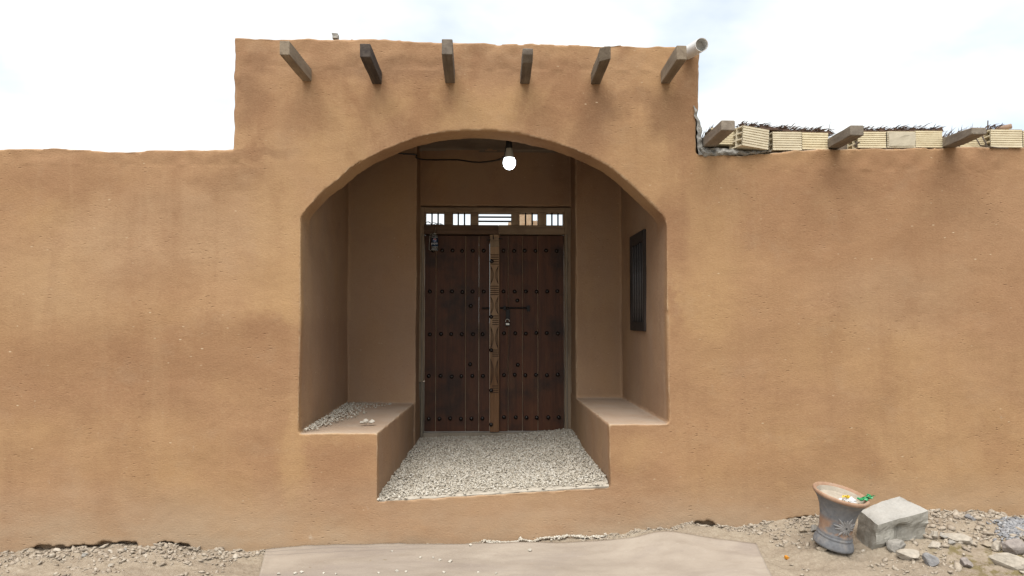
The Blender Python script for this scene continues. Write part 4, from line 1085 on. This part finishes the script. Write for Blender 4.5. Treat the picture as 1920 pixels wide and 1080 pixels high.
def mat_z(x, y):
    d = (MVa[:, 0] - x) ** 2 + (MVa[:, 1] - y) ** 2; return float(MVa[d.argmin(), 2])
for i, (px, py, w) in enumerate(((735, 1034, 4), (788, 1046.5, 5), (812, 1046, 4), (825, 1051, 5), (844, 1053.5, 6), (882, 1022.5, 5), (994, 1033, 6), (522, 1077, 5), (554, 1077, 7), (566, 1074, 6), (607, 1075, 3.5), (630, 1077, 4), (710, 1075, 4.5), (745, 1072, 6), (762, 1073, 5), (832, 1074, 5), (897, 1074, 4.5), (930, 1076, 4))):
    p = PZ(px, py, .03); z = mat_z(p.x, p.y); p = PZ(px, py, z); s = FPX / (p.y + 5.17) / 1.35
    rock('pebble', (p.x, p.y, z + w / s * .2), (w / s, w / s * .85, w / s * .65), M['pebble'], i, 60 + i, 'small white gravel pebble lying on the beige felt mat', 'pebble', 'white pebbles on the mat', sub=2)

# ------------------------------------------------------------------ clay flower pot
base = on_ground(1562, 1028)
pot = empty('flower_pot', base, 'grey painted terracotta flower pot with flower relief, leaning against the concrete block', 'flower pot')
ps = FPX / (base.y + 5.17); kk = 1.0
Hp = 103 / ps
pr = [(.121, 0), (.128, .006), (.128, .018), (.122, .045), (.112, .066), (.110, .072), (.114, .078), (.110, .086), (.106, .092), (.109, .099), (.105, .108), (.104, .125), (.106, .17), (.112, .23), (.122, .285), (.139, .33), (.158, .362), (.172, .378), (.176, .386), (.176, .398), (.170, .405), (.160, .403), (.150, .388), (.135, .35), (.118, .30), (.110, .26)]
zsc = Hp / .405; rsc = (100 / ps / 2) / .176
TP = Matrix.Translation((0, 0, 0)) @ Euler((R(10), R(5), 0)).to_matrix().to_4x4()
def pot_part(q, name, m, smooth=True):
    zs = [v.co.z for v in q.bm.verts]
    for v in q.bm.verts: v.co.z -= v.co.x * .11
    me = q.mesh(name); at_ = me.attributes.new('tone', 'FLOAT', 'POINT'); at_.data.foreach_set('value', zs); me.transform(Matrix.Diagonal((rsc, rsc, zsc, 1)));
    o = mesh_obj(name, me, m, pot, base + Vector((0, 0, .012)), smooth); o.rotation_euler = (R(10), R(5), 0); return o
q = MB(); q.lathe(pr[:-3], 56, True, False); pot_part(q, 'body', M['pot'])
q = MB(); q.lathe(pr[-4:], 56, False, True); pot_part(q, 'inner_wall', M['pot_in'])
q = MB()
q.lathe([(0.02, .362), (.06, .364), (.10, .361), (.137, .356)], 32, True, False)
for v in q.bm.verts: v.co.z += .006 * noise.noise(v.co * 30)
pot_part(q, 'soil', M['pot_in'])
# sunburst flower pressed on the front
q = MB(); zc0, ang0 = .185, R(-84)
def on_pot(u, v):                        # u along the girth, v up from the flower centre
    z = zc0 + v; r = np.interp(z, [p[1] for p in pr[:18]], [p[0] for p in pr[:18]]) + .001
    a = ang0 + u / r; return Vector((r * math.cos(a), r * math.sin(a), z)), Vector((math.cos(a), math.sin(a), 0))
for k in range(17):
    th_ = 6.283 * k / 17 + .1; ln = .060 + .018 * math.sin(k * 2.4) + (.012 if 0 < th_ < 3.1 else 0)
    rowp = []
    for t in (.12, .4, .7, .92, 1.0):
        w = .0085 * math.sin(math.pi * min(.97, t)) + .001
        c0 = (math.cos(th_) * ln * t, math.sin(th_) * ln * t); nrm_ = (-math.sin(th_), math.cos(th_))
        r_ = []
        for sgn, hgt in ((-1, 0), (-.4, .006), (.4, .006), (1, 0)):
            p, n_ = on_pot(c0[0] + nrm_[0] * w * sgn, c0[1] + nrm_[1] * w * sgn); r_.append(q.bm.verts.new(p + n_ * (hgt * (1.1 - .3 * t))))
        rowp.append(r_)
    for a, b in zip(rowp, rowp[1:]):
        for j in range(3): q.bm.faces.new((a[j], a[j + 1], b[j + 1], b[j]))
pot_part(q, 'flower_relief', M['relief'])
# litter in the pot
PR = Euler((R(10), R(5), 0)).to_matrix()
def pw(x, y, z): return base + Vector((0, 0, .012)) + PR @ Vector((x * rsc, y * rsc, z * zsc))
def crumple(name, pts, m, label, cat, seed, w=.03, l=.06, rot=0, amp=.018, parent=None):
    q = MB(); n_ = 7; g = [[q.bm.verts.new(Vector(pts) + Euler((0, 0, rot)).to_matrix() @ Vector(((i / n_ - .5) * l, (j / n_ - .5) * w, 0)) + noise.noise_vector(Vector((i * .55 + seed, j * .55, seed))) * amp) for j in range(n_ + 1)] for i in range(n_ + 1)]
    for i in range(n_):
        for j in range(n_): q.bm.faces.new((g[i][j], g[i + 1][j], g[i + 1][j + 1], g[i][j + 1]))
    o = q.build(name, m, parent); 
    return tag(o, label, cat) if label else o
wr = crumple('wrapper', pw(.005, -.09, .385), M['white'], 'crumpled white and yellow snack wrapper lying in the flower pot', 'wrapper', 3, .05, .075, .2, .03)
crumple('printed_flap', pw(-.035, -.115, .388), M['yellow'], None, None, 8, .035, .04, .5, .022, wr)
crumple('printed_flap', pw(.0, -.075, .408), M['yellow'], None, None, 15, .02, .03, -.6, .018, wr)
gw = crumple('wrapper', pw(.135, -.05, .398), M['green'], 'green foil wrapper sticking over the right rim of the flower pot', 'wrapper', 5, .03, .085, .15, .02)
crumple('twisted_end', pw(.168, -.05, .418), M['green'], None, None, 11, .035, .035, .4, .02, gw)

# ------------------------------------------------------------------ broken concrete block
ztp = on_ground(1637, 1031).z
c_fl = on_ground(1637, 1031)                                   # nearest bottom corner
Hb = .165
b0, b1_, b3 = c_fl, on_ground(1737, 1008), on_ground(1603, 1004)
b2_ = b1_ + b3 - b0
tcn = [P(1646, 984, b0.y), P(1741, 958, b1_.y), P(1686, 930, b2_.y), P(1611, 957, b3.y)]
bot = [Vector((v.x, v.y, v.z - .04)) for v in (b0, b1_, b2_, b3)]
Hb = tcn[0].z - b0.z
q = MB(); q.hexa([bot[0], bot[1], bot[2], bot[3], tcn[0], tcn[1], tcn[2], tcn[3]])
q.sub(13)
fa, fb = bot[0], bot[1]; fdir = (fb - fa); fl = fdir.length; fdir.normalize(); fn = Vector((fdir.y, -fdir.x, 0))
for v in q.bm.verts:
    n1 = noise.noise_vector(v.co * 9) * .006 + noise.noise_vector(v.co * 26) * .004
    v.co += n1
    r0 = v.co - fa; t = r0.dot(fdir) / fl; dpt = -r0.dot(fn); s = (v.co.z - ztp) / Hb
    if dpt < .10:                                   # broken recess in the long front face, eroded lower edge
        k = math.exp(-((t - .57) / .12) ** 2) * max(0, min(1, (.95 - s) / .12)) + .35 * max(0, min(1, (t - .6) * 4)) * max(0, min(1, (.92 - s) * 5))
        v.co -= fn * k * .035 * max(0, 1 - dpt / .10)
        v.co -= fn * max(0, .25 - s) * .05 * max(0, 1 - dpt / .10)
        v.co += fn * .014 * noise.noise(v.co * 17) * (s < .9)
cb = q.build('concrete_block', M['concrete'], None)
tag(cb, 'broken grey concrete block lying tilted beside the flower pot', 'concrete block')

# ------------------------------------------------------------------ rocks and rubble
def grock(px, py, wpx, hpx, m, seed, label, rot=0.0, tilt=(0, 0), dep=.8, group=None, name='rock', sub=3):
    p = on_ground(px, py + hpx * .45); s = FPX / (p.y + 5.17)
    sz_ = (wpx / s, wpx / s * dep, hpx / s * 1.0)
    return rock(name, (p.x, p.y + sz_[1] * .25, p.z + sz_[2] * .32), sz_, M[m], rot, seed, label, 'rock', group, sub, tilt)
grock(1684, 1023, 38, 28, 'rock_grey', 1, 'grey rock leaning against the front of the concrete block', .3, (0, -.35))
grock(1709, 1041, 46, 22, 'rock_pale', 2, 'pale wide rock in front of the concrete block', -.1)
grock(1750, 1054, 33, 26, 'rock_blue', 3, 'blue grey oval rock lowest in the rubble right of the concrete block', -.5, (0, .5))
grock(1754, 1004, 20, 19, 'rock_pale', 4, 'upright tan rock at the right corner of the concrete block', .4)
grock(1776, 1004, 22, 11, 'rock_grey', 5, 'small flat grey rock left of the long pale slab', -.4, (0, .35))
grock(1806, 1007, 66, 22, 'rock_pale', 6, 'long pale flat slab of rock lying amid the rubble', -.35, (.15, .28), .5)
grock(1756, 1025, 28, 12, 'rock_pale', 7, 'small pale rock just below the upright tan rock', .2)
grock(1823, 971, 20, 12, 'rock_blue', 8, 'bluish rock lying at the foot of the house wall', -.4, (0, .4))
grock(1873, 1023, 24, 22, 'rock_pale', 9, 'pale squarish rock left of the mauve boulder', .5)
grock(1906, 1026, 46, 34, 'rock_mauve', 10, 'mauve grey boulder cut by the right edge of the photo', .2)
grock(1902, 1051, 76, 34, 'rock_pale', 11, 'large pale flat rock at the lower right edge', -.3, (.1, .25), .6)
grock(1814, 1053, 26, 22, 'rock_mauve', 12, 'mauve rock in the mossy rubble below the long slab', .2)
grock(1785, 1014, 20, 12, 'rock_grey', 22, 'greyish rock tucked under the left end of the long slab', .8)
grock(1852, 1014, 22, 12, 'rock_tan', 23, 'tan rock between the long slab and the squarish rock', .1)
grock(1528, 990, 15, 15, 'rock_grey', 13, 'grey rock just left of the flower pot', .2)
grock(1508, 991, 18, 12, 'rock_tan', 14, 'tan clod of plaster left of the grey rock by the pot', .7)
grock(1547, 1034, 26, 9, 'rock_tan', 15, 'flat tan stone wedged under the flower pot', .1)
grock(1524, 1011, 6, 6, 'pebble', 24, 'tiny white stone touching the left base of the flower pot', .1, sub=2)
grock(1407, 1030, 9, 7, 'rock_pale', 25, 'pale stone beside the right corner of the felt mat', .4)
grock(158, 1037, 12, 11, 'rock_grey', 26, 'upright grey stone under the cracked foot of the courtyard wall', .3)
grock(232, 1030, 12, 9, 'rock_grey', 27, 'grey stone near the right end of the wall crack', .8)
grock(207, 1061, 11, 6, 'rock_pale', 28, 'pale flat stone on the dirt in front of the courtyard wall', .5)
grock(27, 1075, 7, 5, 'rock_tan', 29, 'small tan stone at the lower left corner', .5)
p = on_ground(1475, 1044); q = MB(); q.box(p.x - .010, p.x + .010, p.y - .010, p.y + .010, p.z, p.z + .016); q.sub(2); q.rough(.012, 40, 2)
tag(q.build('orange_scrap', M['orange'], None), 'small orange scrap lying on the bare dirt left of the flower pot', 'scrap')
# loose rubble, clods and chippings
pts, sz, tn = [], [], []
def strew(n, x0, x1, dens, smin, smax, ymin=-1.1):
    k = 0
    while k < n:
        x = random.uniform(x0, x1); d = random.random() ** 1.6 * -ymin; y = -d - .01
        if mx0 - .13 < x < mx1 + .2 and d > .10 - (.06 if x > mx1 - .9 else 0) and not (x > mx1 - .1 and d < .25): 
            if x < mx1 + .12: continue
        if noise.noise(Vector((x * 2.2, y * 3.5, 7))) < dens: continue
        s = smin * (smax / smin) ** (random.random() ** 2.2)
        pts.append((x, y, gz(x, y) + s * .2)); sz.append(s); tn.append(min(1, max(0, random.gauss(.55, .22)))); k += 1
strew(2600, -4.2, mx0 + .1, -.12, .004, .024)
strew(480, -4.2, mx0 + .1, -.5, .008, .026, -.22)
strew(900, mx1 - 1.1, mx1 + .2, -.5, .004, .016, -.16)
strew(2600, mx1 + .05, 4.4, -.02, .004, .020)
strew(420, 2.7, 4.4, -.2, .014, .040)
strew(500, mx1 - .6, 4.4, -.5, .008, .024, -.16)
scatter('rubble', pts, sz, M['clods'], None, .45, tn, 'loose dirt clods and stone chips strewn over the ground along the wall', 'rubble')
pts, sz = [], []
for _ in range(900):
    px, py = random.gauss(1905, 16), random.gauss(990, 10)
    if py < 972: continue
    p = on_ground(px, py); s = random.uniform(.006, .017); pts.append((p.x, p.y, p.z + s * .5)); sz.append(s)
scatter('slate_chippings', pts, sz, M['slate'], None, .6, None, 'patch of blue grey stone chippings by the wall at far right', 'chippings')
pts, sz = [], []
for _ in range(420):
    px = random.uniform(900, 1135); x = P(px, 1010, 0).x; y = -.012 - abs(random.gauss(0, .02)); s = random.uniform(.005, .010)
    pts.append((x, y, gz(x, y) + .012 + s * .5)); sz.append(s)
scatter('spilled_gravel', pts, sz, M['gravel'], None, .75, label='thin line of white gravel spilled between the mat and the gatehouse wall', cat='gravel')

# ------------------------------------------------------------------ courtyard behind the door, seen through the transom
YC = 9.0
def cx_(px): return P(px, 410, YC).x
def cz_(py): return P(960, py, YC).z
crt = empty('courtyard_tower', (cx_(985), YC, 0), 'tan plastered structure across the courtyard seen through the transom', 'building')
q = MB(); q.box(cx_(972), cx_(996.8), YC, YC + 1.6, 0, cz_(392)); q.box(cx_(940), cx_(971.5), YC + .2, YC + 1.4, 0, cz_(421)); q.bevel(.03, 2); q.build('wall', M['far_plaster'], crt)
q = MB()
q.prism([(cx_(996.9), 0), (cx_(1011), 0), (cx_(1011), cz_(414)), (cx_(1007.5), cz_(413)), (cx_(1006.5), cz_(411)), (cx_(1005), cz_(412.5)), (cx_(1001), cz_(412)), (cx_(996.9), cz_(413.5))], YC + .1, YC + 1.5); q.build('side_wall', M['far_plaster'], crt)
q = MB(); q.box(cx_(953.8), cx_(958.8), YC + .05, YC + .5, cz_(421), cz_(414)); q.build('parapet', M['far_plaster'], crt)
